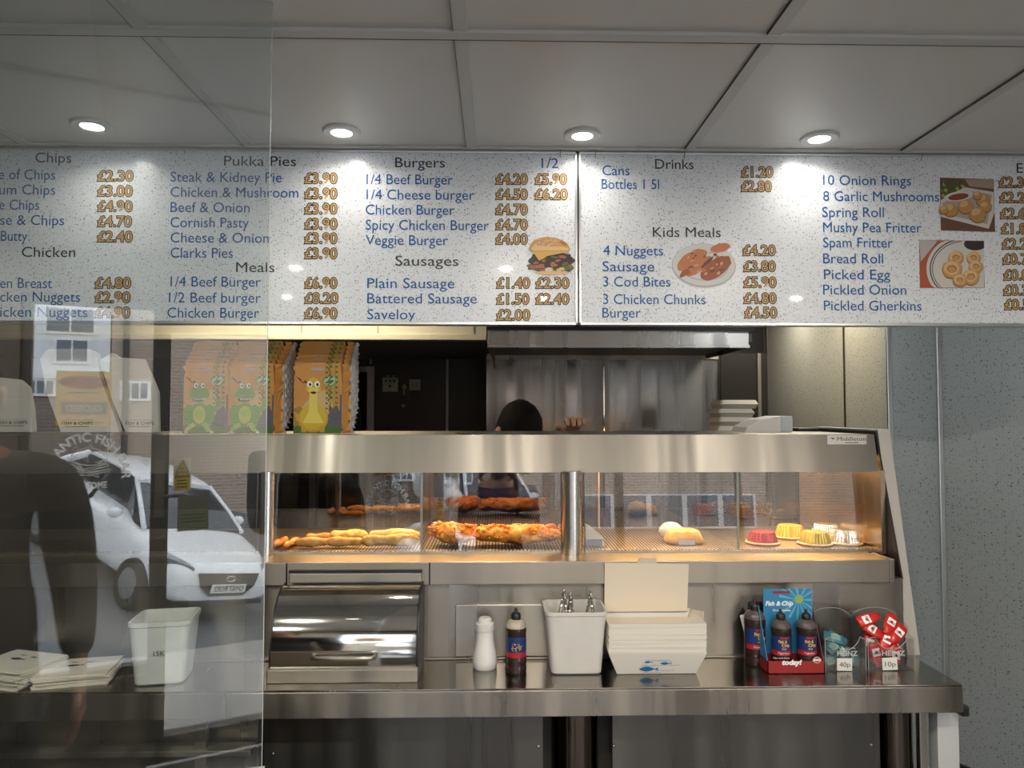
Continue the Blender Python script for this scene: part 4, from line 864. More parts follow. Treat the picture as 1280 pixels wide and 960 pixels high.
def meal_box(kind):
    t = thing('meal_box', '', 'meal box', (0, 0, 0), 'dinosaur print meal boxes'); W, H = 156, 215
    MB().prism([(0, 0, 0), (.156, 0, 0), (.160, 0, .09), (.156, 0, .175), (.150, 0, .215), (.008, 0, .215), (-.004, 0, .205), (.004, 0, .190), (0, 0, .17)], (0, .0016, 0)).obj('card', orange_m, t)
    mb = MB(); n = 24
    mb.prism([(.156+.004*abs(math.sin(k*math.pi/4)), .0018, .215*k/n) for k in range(n+1)]+[(.176+.005*math.sin(k*1.3), .028, .215*k/n) for k in range(n, -1, -1)], (.0008, .0008, 0)); mb.obj('side_flap', orange_m, t)
    mb = MB(); mb.prism([(.176+.004*math.sin(k*1.9), .029, .215*k/n) for k in range(n+1)]+[(.186+.005*math.cos(k*1.9), .036, .215*k/n) for k in range(n, -1, -1)], (.0008, .0008, 0)); mb.obj('rear_edge', grey_edge, t)
    f = Flat()
    for q in range(9): z = 70+q*16; f.pts(vine_m, [(112+5*math.sin(q*2.1), z), (116+5*math.sin(q*2.1), z), (126-5*math.sin(q*2), z+9), (114, z+17), (110, z+16), (119, z+9)]); f.pts(vine_l, [(133, z), (136, z), (136, z+15), (133, z+15)]); f.pts(vine_m, [(136, z+4), (146, z+9), (136, z+12)]); f.pts(vine_m, [(104, z+3), (114, z+7), (104, z+11)])
    f.pts(stone, [(150, 5), (156, 5), (157, 120), (151, 120)]); f.pts(grey_edge, [(62, 194), (92, 194), (92, 203), (62, 203)]); f.ell(grey_edge, 62, 198.5, 8, 4.6); f.ell(grey_edge, 92, 198.5, 8, 4.6)
    f.mb.obj('vine_print', None, t, smooth=None)
    f = Flat()
    f.pts(skyp, [(18, 70), (60, 120), (100, 135), (128, 90), (128, 20), (4, 20), (4, 90)]); f.pts(rockp, [(2, 20), (40, 20), (44, 60), (22, 84), (2, 78)])
    f.pts(stone, [(96, 20), (154, 12), (154, 60), (140, 88), (118, 70)]); f.pts(grass_p, [(0, 0), (154, 0), (154, 10)]+[(150-k*6, 20+7*(k % 2)) for k in range(26)])
    f.ell(vine_l, 118, 163, 26, 17); f.ell(mat('leaf_badge_print', (.5, .55, .35), rough=.6), 118, 163, 21, 13, 15); f.ell(vine_m, 118, 161, 12, 4, 15)
    f.pts(eye_b, [(5, 178), (22, 168), (30, 155), (36, 165), (48, 150), (34, 158), (24, 160)])
    if kind == 'green':
        f.ell(dg, 20, 58, 18, 32); f.ell(dg, 92, 58, 18, 32); f.ell(dg, 56, 60, 34, 36); f.ell(dgb, 56, 58, 22, 28); f.ell(dgl, 56, 62, 16, 12)
        f.pts(dgl, [(34, 34), (46, 26), (26, 12), (4, 4), (8, 16), (20, 26)]); f.pts(dgl, [(66, 34), (84, 32), (96, 16), (108, 4), (84, 6), (74, 18)])
        f.ell(dg, 106, 72, 26, 9, 35); f.ell(dg, 124, 92, 10, 12)
        f.ell(dg, 56, 128, 30, 20); f.ell(dg, 56, 118, 36, 15); f.ell(dg, 44, 146, 10, 11); f.ell(dg, 68, 146, 10, 11)
        for x in (44, 68): f.ell(eye_w, x, 148, 7, 8); f.ell(eye_b, x+1, 147, 3, 4)
        f.ell(eye_b, 50, 130, 1.5, 1.5); f.ell(eye_b, 62, 130, 1.5, 1.5); f.ell(eye_b, 54, 104, 22, 6)
        for k in range(5): f.pts(eye_w, [(38+k*8, 108), (46+k*8, 108), (42+k*8, 101)])
        for x in (6, 10, 14, 96, 100, 104): f.pts(eye_w, [(x, 2), (x+4, 2), (x+2, 9)])
    else:
        f.pts(dyo, [(30, 30), (10, 40), (2, 70), (14, 60), (30, 52)]); f.ell(dyo, 64, 46, 49, 43); f.ell(dyl, 64, 44, 38, 32); f.ell(dy, 64, 50, 44, 38); f.pts(dyl, [(52, 126), (76, 126), (78, 70), (98, 32), (30, 32), (50, 70)])
        f.pts(dyo, [(26, 28), (42, 18), (42, 4), (26, 4)]); f.pts(dyo, [(84, 20), (102, 28), (102, 4), (86, 4)])
        f.ell(dy, 64, 150, 22, 24); f.ell(dy, 64, 138, 26, 14); f.ell(dyl, 64, 134, 18, 8); f.ell(eye_b, 64, 126, 9, 4)
        for x in (52, 76): f.ell(eye_w, x, 152, 9, 10); f.ell(eye_b, x+1, 151, 4, 5)
    f.mb.obj('dinosaur_print', None, t, smooth=None)
    return t
zb_ = ZTOP
for (pxa, pxw, kind, words, n, dx, Yf) in ((229, 56, 'green', 'green dinosaur farther behind the screen', 6, .000, 2.24), (286, 56, 'green', 'green dinosaur at the screen edge', 6, .002, 2.24), (367, 60, 'yellow', 'yellow dinosaur', 6, .000, 2.24)):
    base = meal_box(kind); s = (PX(pxa+pxw, Yf)-PX(pxa, Yf))/.156
    for k in range(n):
        o = base if k == 0 else dup(base)
        # each box behind stands a little higher, leaning on the one before
        o.location = (PX(pxa, Yf)+dx*k, Yf+.0145*k, zb_+.0005+(.0155*k if k else 0)); o.scale = (s, 1, 1)
        o['label'] = ('orange meal box printed with a %s, front of its stack' if k == 0 else 'orange meal box, ' + ['', 'first', 'second', 'third', 'fourth', 'rearmost'][k] + ' behind the %s front one') % words
# white chip cartons at the left
cream = mat('white_fish_carton', (.66, .62, .56), rough=.6)
def fcart(poly_px, Y, label, ta, tb, ty, fold):
    pts_ = [P(x, y, Y) for x, y in poly_px]; zmin = min(q.z for q in pts_); pts_ = [Vector((q.x, Y, max(q.z, ZTOP+.0005) if q.z < ZTOP+.012 else q.z)) for q in pts_]
    t = thing('chip_carton', label, 'food carton', (sum(q.x for q in pts_)/len(pts_), Y, ZTOP), 'white cartons on top of the cabinet')
    MB().prism(pts_, (0, .0016, 0)).obj('front', cream, t)
    for k in range(1, 5): MB().prism([q+Vector((-.004*k, .012*k, .0)) for q in pts_], (0, .0016, 0)).obj('nested_sheet', mat('white_fish_carton_back', (.60, .57, .52), rough=.6), t)
    mb = MB(); mb.prism([P(x, y, Y-.001) for x, y in fold], (0, -.0012, .0)); mb.obj('flap', mat('carton_flap', (.72, .69, .64), rough=.6), t)
    mb = MB(); a, b = P(ta, ty, Y-.003), P(tb, ty, Y-.003); write(mb, 'FISH & CHIPS', a, X_, Z_, b.x-a.x, .0095, off=.0)
    mb.box(a.x, b.x, Y-.003, Y-.0029, a.z+.014, a.z+.0146); mb.box(a.x+.01, b.x-.01, Y-.003, Y-.0029, a.z-.006, a.z-.0045); mb.obj('lettering', black_t, t, smooth=None)
fcart([(-60, 540), (-60, 480), (-40, 470), (0, 472), (22, 474), (33, 484), (38, 510), (40, 540)], 2.235, 'cream chip carton with a rounded top edge at the far end of the cabinet top', -3, 34, 530, [(-60, 500), (30, 500), (28, 499), (-60, 499)])
fcart([(76, 540), (58, 490), (50, 448), (58, 438), (62, 436), (112, 436), (120, 440), (125, 470), (150, 540)], 2.225, 'white chip carton with slanting left side, standing between the other two cartons', 77, 116, 531, [(60, 440), (118, 440), (112, 436), (62, 436)])
fcart([(157, 540), (140, 500), (124, 450), (140, 441), (150, 447), (180, 449), (197, 490), (198, 540)], 2.21, 'white chip carton nearest the dinosaur boxes, standing on the cabinet top', 157, 192, 531, [(126, 451), (140, 441), (152, 448), (132, 453)])
# white plastic bin lid thing and foam boxes at the right
t = thing('plastic_caddy', 'small white plastic caddy with sloping side on top of the cabinet, at its right end', 'caddy', (PX(962, 2.4), 2.4, ZTOP)); Y = 2.38
mb = MB(); mb.prism([P(931, 541, Y), P(934, 534, Y), P(950, 525, Y), P(976, 520, Y), P(990, 520, Y), P(990, 541, Y)], (0, .14, 0)); mb.obj('body', white_p, t); mb = MB(); mb.box(PX(976, Y), PX(990, Y), Y-.003, Y, ZTOP+.002, PZ(521, Y)); mb.obj('front_panel', mat('bluish_white_plastic', (.55, .60, .62), rough=.35), t)
Yx = 3.25; zsh = 1.50
t = thing('steel_shelf_unit', 'steel shelf unit in the kitchen behind the cabinet carrying foam boxes', 'shelf unit', (1.12, Yx+.15, 0))
MB().box(.90, 1.40, Yx, Yx+.35, zsh-.03, zsh, .002).obj('shelf', steel_dark, t); MB().box(.90, 1.40, Yx, Yx+.35, .8, .83, .002).obj('shelf', steel_dark, t)
for x in (.91, 1.37):
    for y in (Yx+.01, Yx+.32): MB().box(x, x+.02, y, y+.02, 0, zsh-.03).obj('leg', steel_dark, t)
foam = mat('foam_box_white', (.66, .62, .52), rough=.6)
for k, (px0_, px1_) in enumerate(((898, 946), (900, 947), (899, 945), (902, 950))):
    z = zsh+.0005+k*.040; xa, xb = PX(px0_, Yx), PX(px1_, Yx)
    t = thing('foam_box', 'cream foam takeaway box on the kitchen shelf, %s of its stack' % ['lowest', 'second lowest', 'second highest', 'topmost'][k], 'takeaway box', ((xa+xb)/2, Yx+.1, z), 'foam boxes on the kitchen shelf')
    c_ = (xa+xb)/2; h_ = (xb-xa)/2
    MB().rbox([(c_, Yx+.1, h_*.88, .08, .01, z), (c_, Yx+.1, h_, .095, .014, z+.019)]).obj('tray', foam, t, smooth=True); MB().rbox([(c_, Yx+.1, h_, .095, .014, z+.0195), (c_, Yx+.1, h_*.9, .08, .014, z+.039)]).obj('lid', foam, t, smooth=True)

# ================================================================== KITCHEN
YH = 3.5; t = thing('extractor_hood', 'brushed steel extractor hood above the frying range', 'extractor hood', (PX(780, YH), 3.9, 1.9)); xa, xb = PX(609, YH), PX(936, YH)
zh = PZ(435, YH)
mb = MB(); mb.box(xa, xb, YH-.01, YH, zh, CEIL); mb.box(xa, xb, YH-.03, YH, zh, zh+.015, .002); mb.obj('front', mat('hood_steel', (.58, .57, .56), rough=.32, metal=1, aniso=.6), t)
mb = MB(); mb.prism([(xa, YH, zh), (xa+.03, YH+.1, zh-.06), (xa+.03, 4.18, zh-.06), (xa, 4.18, CEIL), (xa, YH, CEIL)], (.01, 0, 0)); mb.obj('side', steel_dark, t); mb = MB(); mb.box(xb-.01, xb, YH, 4.18, zh, CEIL); mb.obj('side', steel_dark, t)
MB().box(xa+.03, xb, YH+.02, 4.18, zh+.02, zh+.03).obj('filter_panel', black, t)
YR = 4.25; xa, xb = PX(608, YR), PX(898, YR); xs = PX(755, YR); zt_ = PZ(449, YR)
t = thing('frying_range', 'tall polished steel back panel of the frying range with a bright vertical seam', 'range panel', ((xa+xb)/2, YR, 0))
rng = mat('range_steel', (.22, .22, .22), rough=.26, metal=1, aniso=.5)
MB().box(xa, xs-.004, YR, YR+.02, .9, zt_).obj('panel', rng, t); MB().box(xs+.004, xb, YR, YR+.02, .9, zt_).obj('panel', rng, t); MB().box(xs-.005, xs+.005, YR-.006, YR+.01, .9, zt_, .002).obj('seam_strip', chrome, t)
MB().box(xa, xb, YR-.02, YR+.02, zt_, zt_+.03, .002).obj('top_rail', steel_dark, t)
MB().box(xa, xb, 3.6, YR+.3, .0, .9, .004).obj('range_body', steel, t)
MB().box(xb+.002, PX(955, YR), YR-.05, YR-.04, .9, KC).obj('side_recess_shade', blackgap, t)  # black sheet standing in for the shade of the recess
x = PX(950, YR-.06); MB().box(x-.01, x+.01, YR-.06, YR-.05, 1.3, KC).obj('post', steel_dark, t)
# wall fittings on the black wall
def pq(a, b, c, d, Y): return PX(a, Y), PX(b, Y), PZ(d, Y), PZ(c, Y)
wp = mat('grey_white_fitting', (.36, .35, .32), rough=.4)
x0, x1, z0_, z1_ = pq(478, 497, 472, 490, YK-.03); t = thing('control_box', 'white control box with small black knobs on the black kitchen wall', 'control box', ((x0+x1)/2, YK, z0_))
MB().box(x0, x1, YK-.04, YK, z0_, z1_, .004).obj('box', wp, t)
for u, v in ((.25, .75), (.52, .75), (.78, .75), (.5, .38)): MB().box(x0+(x1-x0)*u-.007, x0+(x1-x0)*u+.007, YK-.05, YK-.04, z0_+(z1_-z0_)*v-.007, z0_+(z1_-z0_)*v+.007, .002).obj('knob', black, t)
for u in (.3, .7): MB().tube([(x0+(x1-x0)*u, YK-.02, z1_), (x0+(x1-x0)*u, YK-.02, z1_+.015)], .008).obj('cable_gland', steel_dark, t)
x0, x1, z0_, z1_ = pq(511, 525, 474, 488, YK-.02); t = thing('light_switch', 'square double light switch on the black kitchen wall', 'light switch', ((x0+x1)/2, YK, z0_))
MB().box(x0, x1, YK-.012, YK, z0_, z1_, .003).obj('plate', wp, t)
for u in (.32, .68): MB().box(x0+(x1-x0)*u-.008, x0+(x1-x0)*u+.008, YK-.018, YK-.012, (z0_+z1_)/2-.012, (z0_+z1_)/2+.012, .001).obj('rocker', mat('rocker_grey', (.26, .25, .23), rough=.4), t)
x0, x1, z0_, z1_ = pq(501, 508, 481, 494, YK-.02); t = thing('key_hook', 'small brass key hanging on a hook between the control box and the switch', 'key', ((x0+x1)/2, YK, z0_)); 
mb = MB(); mb.box((x0+x1)/2-.006, (x0+x1)/2+.006, YK-.01, YK-.006, z0_, z1_-.02, .001); mb.lathe([(.012, -.003), (.012, .003)], (0, 0, 0), 14) if False else None; mb.ball(((x0+x1)/2, YK-.008, z1_-.015), .016, .004, .018); mb.obj('key', mat('dull_brass', (.26, .19, .10), rough=.4, metal=.7), t)
MB().tube([((x0+x1)/2, YK, z1_+.002), ((x0+x1)/2, YK-.012, z1_+.002)], .004).obj('hook', steel_dark, t)
c = P(504, 507, YK-.01); t = tag(MB().ball((c.x, YK-.006, c.z), .012, .007, .012).obj('round_lock', mat('lock_grey', (.38, .37, .35), rough=.3, metal=.8), None, smooth='all'), 'small round metal lock on the black kitchen wall below the hanging key', 'lock')

# ================================================================== FRIED FOOD IN THE CABINET
def noisy(name, c1, c2, rough=.45, scale=35, bump=.5):
    m = bpy.data.materials.new(name); m.use_nodes = True; nt = m.node_tree; b = nt.nodes['Principled BSDF']; t = nt.nodes.new('ShaderNodeTexCoord')
    n = nt.nodes.new('ShaderNodeTexNoise'); n.inputs['Scale'].default_value = scale; n.inputs['Detail'].default_value = 7; nt.links.new(t.outputs['Object'], n.inputs['Vector'])
    cr = nt.nodes.new('ShaderNodeValToRGB'); cr.color_ramp.elements[0].position = .36; cr.color_ramp.elements[0].color = (*c1, 1); cr.color_ramp.elements[1].position = .64; cr.color_ramp.elements[1].color = (*c2, 1)
    nt.links.new(n.outputs['Fac'], cr.inputs['Fac']); nt.links.new(cr.outputs['Color'], b.inputs['Base Color']); b.inputs['Roughness'].default_value = rough
    bp = nt.nodes.new('ShaderNodeBump'); bp.inputs['Strength'].default_value = bump; bp.inputs['Distance'].default_value = .003; nt.links.new(n.outputs['Fac'], bp.inputs['Height']); nt.links.new(bp.outputs['Normal'], b.inputs['Normal'])
    MATS[name] = m; return m
batter = noisy('fried_batter', (.60, .17, .014), (.95, .41, .05), scale=60); batter2 = noisy('pale_batter', (.60, .30, .06), (.92, .54, .15), scale=70); saus = noisy('sausage_skin', (.66, .21, .04), (.80, .33, .08), scale=20, bump=.15, rough=.3); saus2 = noisy('brown_sausage', (.50, .23, .06), (.80, .43, .13), scale=40, bump=.3)
def fried(name, a, b, r, m, label, cat, grp=None, lump=.12, sq=1.0, seed=1, flakes=0, rise=1.0):
    a, b = Vector(a), Vector(b); rnd = random.Random(seed); n = 26; k_ = 22; ax = (b-a).normalized(); side = Vector((-ax.y, ax.x, 0)); rs = []
    L = (b-a).length; ph = [rnd.uniform(0, 6) for _ in range(6)]
    for i in range(n+1):
        u = i/n; e = math.sqrt(max(0, 1-abs(2*u-1)**6))*(.86+.14*math.sin(u*9+ph[0])); e = max(e, .08)
        c = a+(b-a)*u; ring = []
        for j in range(k_):
            th = 2*math.pi*j/k_; q = r*e*(1+lump*(math.sin(3*th+u*17+ph[1])*.4+math.sin(5*th-u*31+ph[2])*.3+rnd.uniform(-.5, .5)))
            ring.append(c+side*(q*math.cos(th)*sq)+Vector((0, 0, q*math.sin(th)*rise)))
        rs.append(ring)
    mb = MB(); mb.rings(rs)
    for _ in range(flakes):
        u = rnd.random(); th = rnd.uniform(-.3, math.pi+.3); c = a+(b-a)*u; d = side*math.cos(th)*sq+Vector((0, 0, math.sin(th)*rise)); p0 = c+d*r*.8
        q = rnd.uniform(.003, .008); mb.ball(p0+d*q*.4, q, q*.8, q*.7, 6, 4, noise=.5, seed=rnd.randint(0, 999))
    z = min(v.co.z for v in mb.bm.verts); bmesh.ops.translate(mb.bm, vec=(0, 0, ZT+.002-z), verts=mb.bm.verts)
    o = mb.obj(name, m, None, smooth='all'); return tag(o, label, cat, grp)
def G(px, Y, dz=0): return (PX(px, Y), Y, ZT+dz)
FY = 2.20
fried('plain_sausage', G(344, 2.17, .012), G(360, 2.27, .012), .0115, saus, 'plain orange sausage lying end-on beside the left post of the cabinet', 'sausage', 'sausages in the cabinet', .04, seed=2)
fried('plain_sausage', G(357, 2.15, .012), G(375, 2.26, .012), .012, saus, 'plain orange sausage lying end-on, second from the left post', 'sausage', 'sausages in the cabinet', .04, seed=3)
fried('plain_sausage', G(384, 2.30, .03), G(419, 2.30, .03), .0125, saus, 'smooth orange sausage lying behind the browned sausages', 'sausage', 'sausages in the cabinet', .04, seed=4)
fried('brown_sausage', G(370, 2.18, .01), G(414, 2.19, .01), .0155, saus2, 'browned sausage in the front row, next to the end-on ones', 'sausage', 'sausages in the cabinet', .08, seed=5)
fried('brown_sausage', G(408, 2.19, .01), G(455, 2.19, .01), .0155, saus2, 'browned sausage in the middle of the front row', 'sausage', 'sausages in the cabinet', .10, seed=6)
fried('battered_sausage', G(414, 2.27, .01), G(462, 2.27, .01), .019, batter2, 'pale battered sausage behind the middle browned sausage', 'battered sausage', 'sausages in the cabinet', .14, seed=7)
fried('battered_sausage', G(453, 2.18, .01), G(526, 2.185, .01), .0195, noisy('green_gold_batter', (.42, .24, .035), (.82, .47, .09), scale=50), 'long battered sausage at the front, right end of the sausages', 'battered sausage', 'sausages in the cabinet', .12, seed=8)
fried('battered_sausage', G(462, 2.26, .01), G(527, 2.26, .01), .021, batter2, 'long battered sausage lying behind the front one at the right end', 'battered sausage', 'sausages in the cabinet', .12, seed=9)
fried('battered_fish', G(545, 2.25, .01), G(589, 2.18, .01), .034, batter, 'short rugged piece of battered fish with frilly edges', 'battered fish', 'battered fish in the cabinet', .22, seed=10, flakes=160, sq=1.2, rise=.95)
fried('battered_fish', G(590, 2.22, .01), G(701, 2.21, .01), .030, batter, 'long golden battered fish stretching to the middle post', 'battered fish', 'battered fish in the cabinet', .20, seed=11, flakes=190, sq=1.7, rise=.98)
# pies in foil
def pie(px, Y, r, h, cs, label, foil=None):
    x = PX(px, Y); t = thing('foil_pie', label, 'pie', (x, Y, ZT+.001), 'pies in foil cases'); z = ZT+.001; n = 60
    w_ = lambda i, k: (.0012*(1 if i % 2 else -1) if k in (2, 3, 4) else 0)
    MB().lathe([(.001, 0), (r*1.05, .0), (r*1.06, .004), (r*.96, .006), (r*.92, .014), (r*.80, h*.85), (r*.74, h), (r*.70, h*1.01), (.001, h*.985)], (x, Y, z), n, wob=lambda i, k: (.0011*(1 if i % 2 else -1) if 3 <= k <= 6 else 0)).obj('case', cs, t, smooth=True)
    MB().lathe([(r*1.0, .003), (r*1.11, .002), (r*1.12, .005), (r*1.0, .007)], (x, Y, z), 40, cap=False).obj('rim', mat('crimped_rim', (.75, .60, .38), rough=.35, metal=.3), t, smooth=True)
    return t
red_f = mat('red_foil', (.50, .02, .045), rough=.28, metal=.35, bump=.5, bscale=90); yel_f = mat('yellow_foil', (.80, .45, .02), rough=.28, metal=.4, bump=.4, bscale=70); yel_g = mat('yellow_green_foil', (.58, .42, .02), rough=.3, metal=.4, bump=.5, bscale=70); sil = mat('silver_foil', (.80, .78, .74), rough=.22, metal=1, bump=.8, bscale=80)
pie(951, 2.23, .046, .036, red_f, 'pie in a red case, leftmost of the cased pies')
pie(985, 2.33, .047, .040, yel_f, 'pie in a bright yellow case, behind the red and the greenish ones')
pie(1016, 2.21, .047, .038, yel_g, 'pie in a greenish yellow case, in front between the red and silver ones')
pie(1029, 2.37, .045, .038, sil, 'silver foil pie at the back, partly hidden by the front silver one')
pie(1053, 2.22, .047, .042, sil, 'silver foil pie in front, nearest the cabinet end')
# wrapped pasty and paper cone
x = PX(853, 2.25); t = thing('wrapped_pasty', 'golden pasty half wrapped in white film in the middle of the right display bay', 'pasty', (x, 2.25, ZT))
MB().rbox([(x, 2.25, .058, .04, .03, ZT+.002), (x, 2.25, .060, .042, .03, ZT+.010), (x, 2.25, .048, .032, .025, ZT+.036), (x, 2.25, .038, .024, .02, ZT+.042)]).obj('crust', noisy('pasty_crust', (.62, .30, .06), (.85, .52, .18), scale=18, bump=.2), t, smooth='all')
MB().ball((x-.030, 2.29, ZT+.030), .038, .03, .028, 16, 10, noise=.10, seed=4).obj('white_wrapping', mat('white_film', (.75, .70, .62), rough=.3, bump=.6, bscale=60), t, smooth='all')
MB().box(x-.028, x+.022, 2.20, 2.2015, ZT+.002, ZT+.014).obj('price_strip', mat('white_strip', (.7, .7, .74), rough=.4), t)
x = PX(735, 2.2); t = thing('paper_cone', 'white paper cone standing beside the middle post of the cabinet', 'paper cone', (x, 2.2, ZT))
MB().prism([(x-.012, 2.19, ZT+.001), (x+.048, 2.19, ZT+.001), (x+.042, 2.19, ZT+.028), (x+.004, 2.19, ZT+.062), (x-.012, 2.19, ZT+.070)], (0, .003, 0)).obj('front', paper, t)
MB().prism([(x-.012, 2.19, ZT+.001), (x-.012, 2.19, ZT+.070), (x-.010, 2.24, ZT+.050), (x-.010, 2.24, ZT+.001)], (.002, 0, 0)).obj('side', paper, t)
mb = MB().box(x-.010, x+.040, 2.187, 2.1895, ZT+.002, ZT+.022).obj('printed_band', mat('grey_print_band', (.30, .32, .40), rough=.5), t)
# ================================================================== PEOPLE
skin_m = mat('skin', (.42, .22, .15), rough=.5, sub=.1); hair_m = mat('dark_hair', (.007, .006, .0055), rough=.85, spec=.15, bump=.8, bscale=220)
def skinmesh(name, nodes, edges, m, parent, root=0, sub=2):
    names = list(nodes); idx = {k: i for i, k in enumerate(names)}
    me = bpy.data.meshes.new(name); me.from_pydata([nodes[k][0] for k in names], [(idx[a], idx[b]) for a, b in edges], []); me.materials.append(m)
    o = bpy.data.objects.new(name, me); COL.objects.link(o)
    sk = o.modifiers.new('skin', 'SKIN'); sk.use_smooth_shade = True
    for k in names:
        v = me.skin_vertices[0].data[idx[k]]; r = nodes[k][1]; v.radius = r if isinstance(r, tuple) else (r, r); v.use_root = idx[k] == root
    s = o.modifiers.new('sub', 'SUBSURF'); s.levels = sub; s.render_levels = sub
    if parent: o.parent = parent; o.matrix_parent_inverse = wm(parent).inverted()
    return o
def hand_nodes(pre, wrist, fwd, up, side, nodes, edges, curl=.5, s=1.0):
    """palm, four unequal fingers and a thumb leaving the side of the palm; side points to the thumb"""
    wrist, fwd, up, side = map(Vector, (wrist, fwd, up, side)); nodes[pre+'w'] = (wrist, (.024*s, .019*s)); nodes[pre+'p'] = (wrist+fwd*.045*s, (.030*s, .016*s)); edges.append((pre+'w', pre+'p'))
    for k, (o_, L) in enumerate(((.027, .88), (.009, 1.0), (-.009, .94), (-.026, .74))):
        p0 = wrist+fwd*.088*s+side*o_*s; nodes[pre+'k%d' % k] = (p0, .0105*s); edges.append((pre+'p', pre+'k%d' % k)); prev = pre+'k%d' % k; a = 0; q = p0
        for j, l in enumerate((.040, .026, .020)):
            a += curl*(1.0 if j else .7); d = fwd*math.cos(a)-up*math.sin(a); q = q+d*l*L*s; nm = pre+'f%d%d' % (k, j); nodes[nm] = (q, (.0092-.0008*j)*s); edges.append((prev, nm)); prev = nm
    q = wrist+fwd*.022*s+side*.022*s; nodes[pre+'t0'] = (q, .014*s); edges.append((pre+'p', pre+'t0')); q1 = q+(fwd*.6+side*.75)*.036*s; nodes[pre+'t1'] = (q1, .0105*s); edges.append((pre+'t0', pre+'t1')); q2 = q1+(fwd*.9+side*.25-up*.2)*.026*s; nodes[pre+'t2'] = (q2, .0088*s); edges.append((pre+'t1', pre+'t2'))
def thin(N):                           # the clothed parts of the body sit well inside the cloth
    return {k: (v[0], tuple(q*.72 for q in (v[1] if isinstance(v[1], tuple) else (v[1], v[1]))) if k in ('pel', 'ab', 'ch') or k[:2] in ('hp', 'kn') else v[1]) for k, v in N.items()}
def head_parts(t, c, rot, k=1.0, hair=hair_m, ears=True):
    """c is the middle of the skull; rot turns a head that faces -y"""
    M_ = Matrix.Translation(c) @ rot.to_4x4()
    mb = MB(); rs = []
    for z, rx, ry, oy in ((-.125, .022, .022, -.040), (-.118, .036, .036, -.040), (-.100, .048, .055, -.030), (-.07, .058, .075, -.014), (-.03, .068, .088, -.006), (.01, .072, .093, 0), (.05, .072, .094, .002), (.08, .064, .084, .003), (.105, .045, .062, .003), (.118, .018, .026, .003)):
        rs.append([(rx*math.cos(a*math.pi/12), oy+ry*math.sin(a*math.pi/12), z) for a in range(24)])
    mb.rings(rs); mb.tube([(0, -.088, .012), (0, -.104, -.022), (0, -.110, -.030), (0, -.094, -.038)], [.008, .010, .013, .008], 10)
    if ears:
        for s in (-1, 1): mb.ball((s*.083, .006, -.005), .010, .019, .031, 10, 8)
    for s in (-1, 1): mb.ball((s*.028, -.078, .004), .016, .012, .010, 10, 6)
    mb.xf(M_); h = mb.obj('head', skin_m, t, smooth='all')
    for s in (-1, 1): MB().ball((s*.028, -.086, .004), .010, .008, .007, 10, 6).xf(M_).obj('eye', mat('eye_white', (.6, .58, .55), rough=.3), h, smooth='all')
    mb = MB(); mb.tube([(-.024, -.088, -.066), (0, -.093, -.064), (.024, -.088, -.066)], [.003, .006, .003], 8); mb.xf(M_); mb.obj('mouth', mat('lips', (.35, .12, .10), rough=.5), h, smooth='all')
    mb = MB(); rnd = random.Random(4); rs = []
    for z, rx, ry, oy, cut in ((-.060, .071, .080, .022, 1), (-.03, .077, .094, .012, 1), (.0, .080, .099, .006, 1), (.035, .080, .101, .002, 1), (.06, .077, .099, .0, 0), (.09, .066, .086, .0, 0), (.115, .046, .062, .0, 0), (.130, .018, .026, .0, 0)):
        ring = []
        for a in range(36):
            th = a*math.pi/18; x, y = rx*math.cos(th), oy+ry*math.sin(th)
            if cut and y < -.03+.0: y = max(y, -.02 if z < 0 else -.05 if z < .03 else -.078); 
            ring.append((x*(1+rnd.uniform(-.012, .012)), y, z+rnd.uniform(-.002, .002)))
        rs.append(ring)
    mb.rings(rs); mb.xf(M_); mb.obj('hair', hair, h, smooth='all')
    return h

# the worker: standing behind the cabinet, bowed over it, one hand on its top edge
blue_s = mat('royal_blue_shirt', (.018, .08, .38), rough=.75); dark_tr = mat('dark_trousers', (.015, .016, .02), rough=.8); shoe = mat('black_shoe', (.01, .01, .01), rough=.4)
wk = thing('person', 'dark-haired person in a blue shirt bowed behind the cabinet, hand on top', 'person', (-.05, 3.15, 0))
N = {}; E = []
def nd(k, x, y, z, r): N[k] = (Vector((x, y, z)), r)
nd('pel', -.08, 3.26, .95, (.15, .11)); nd('ab', -.07, 3.22, 1.12, (.14, .105)); nd('ch', -.02, 3.16, 1.30, (.155, .11)); nd('ut', -.02, 3.10, 1.475, (.080, .076)); nd('nk', .06, 3.02, 1.475, .052); nd('hd', .085, 2.95, 1.50, .055)
for s, k in ((-1, 'l'), (1, 'r')):
    nd('hp'+k, -.08+s*.09, 3.26, .90, .095); nd('kn'+k, -.08+s*.10, 3.24, .50, .062); nd('an'+k, -.08+s*.10, 3.28, .09, .042); nd('to'+k, -.08+s*.11, 3.14, .05, .035)
    E += [('pel', 'hp'+k), ('hp'+k, 'kn'+k), ('kn'+k, 'an'+k), ('an'+k, 'to'+k)]
nd('shl', -.17, 3.10, 1.38, .062); nd('ell', -.24, 3.00, 1.13, .044); nd('shr', .20, 3.10, 1.38, .062); nd('elr', .33, 2.98, 1.18, .044)
E += [('pel', 'ab'), ('ab', 'ch'), ('ch', 'ut'), ('ut', 'nk'), ('nk', 'hd'), ('ut', 'shl'), ('shl', 'ell'), ('ut', 'shr'), ('shr', 'elr')]
hand_nodes('R', (.287, 2.705, 1.515), Vector((0, -.82, .57)).normalized(), Vector((0, .57, .82)).normalized(), (-1, 0, 0), N, E, curl=.58, s=1.08)
hand_nodes('L', (-.20, 2.78, 1.06), (0, -.9, -.43), (0, -.43, .9), (1, 0, 0), N, E, curl=.4)
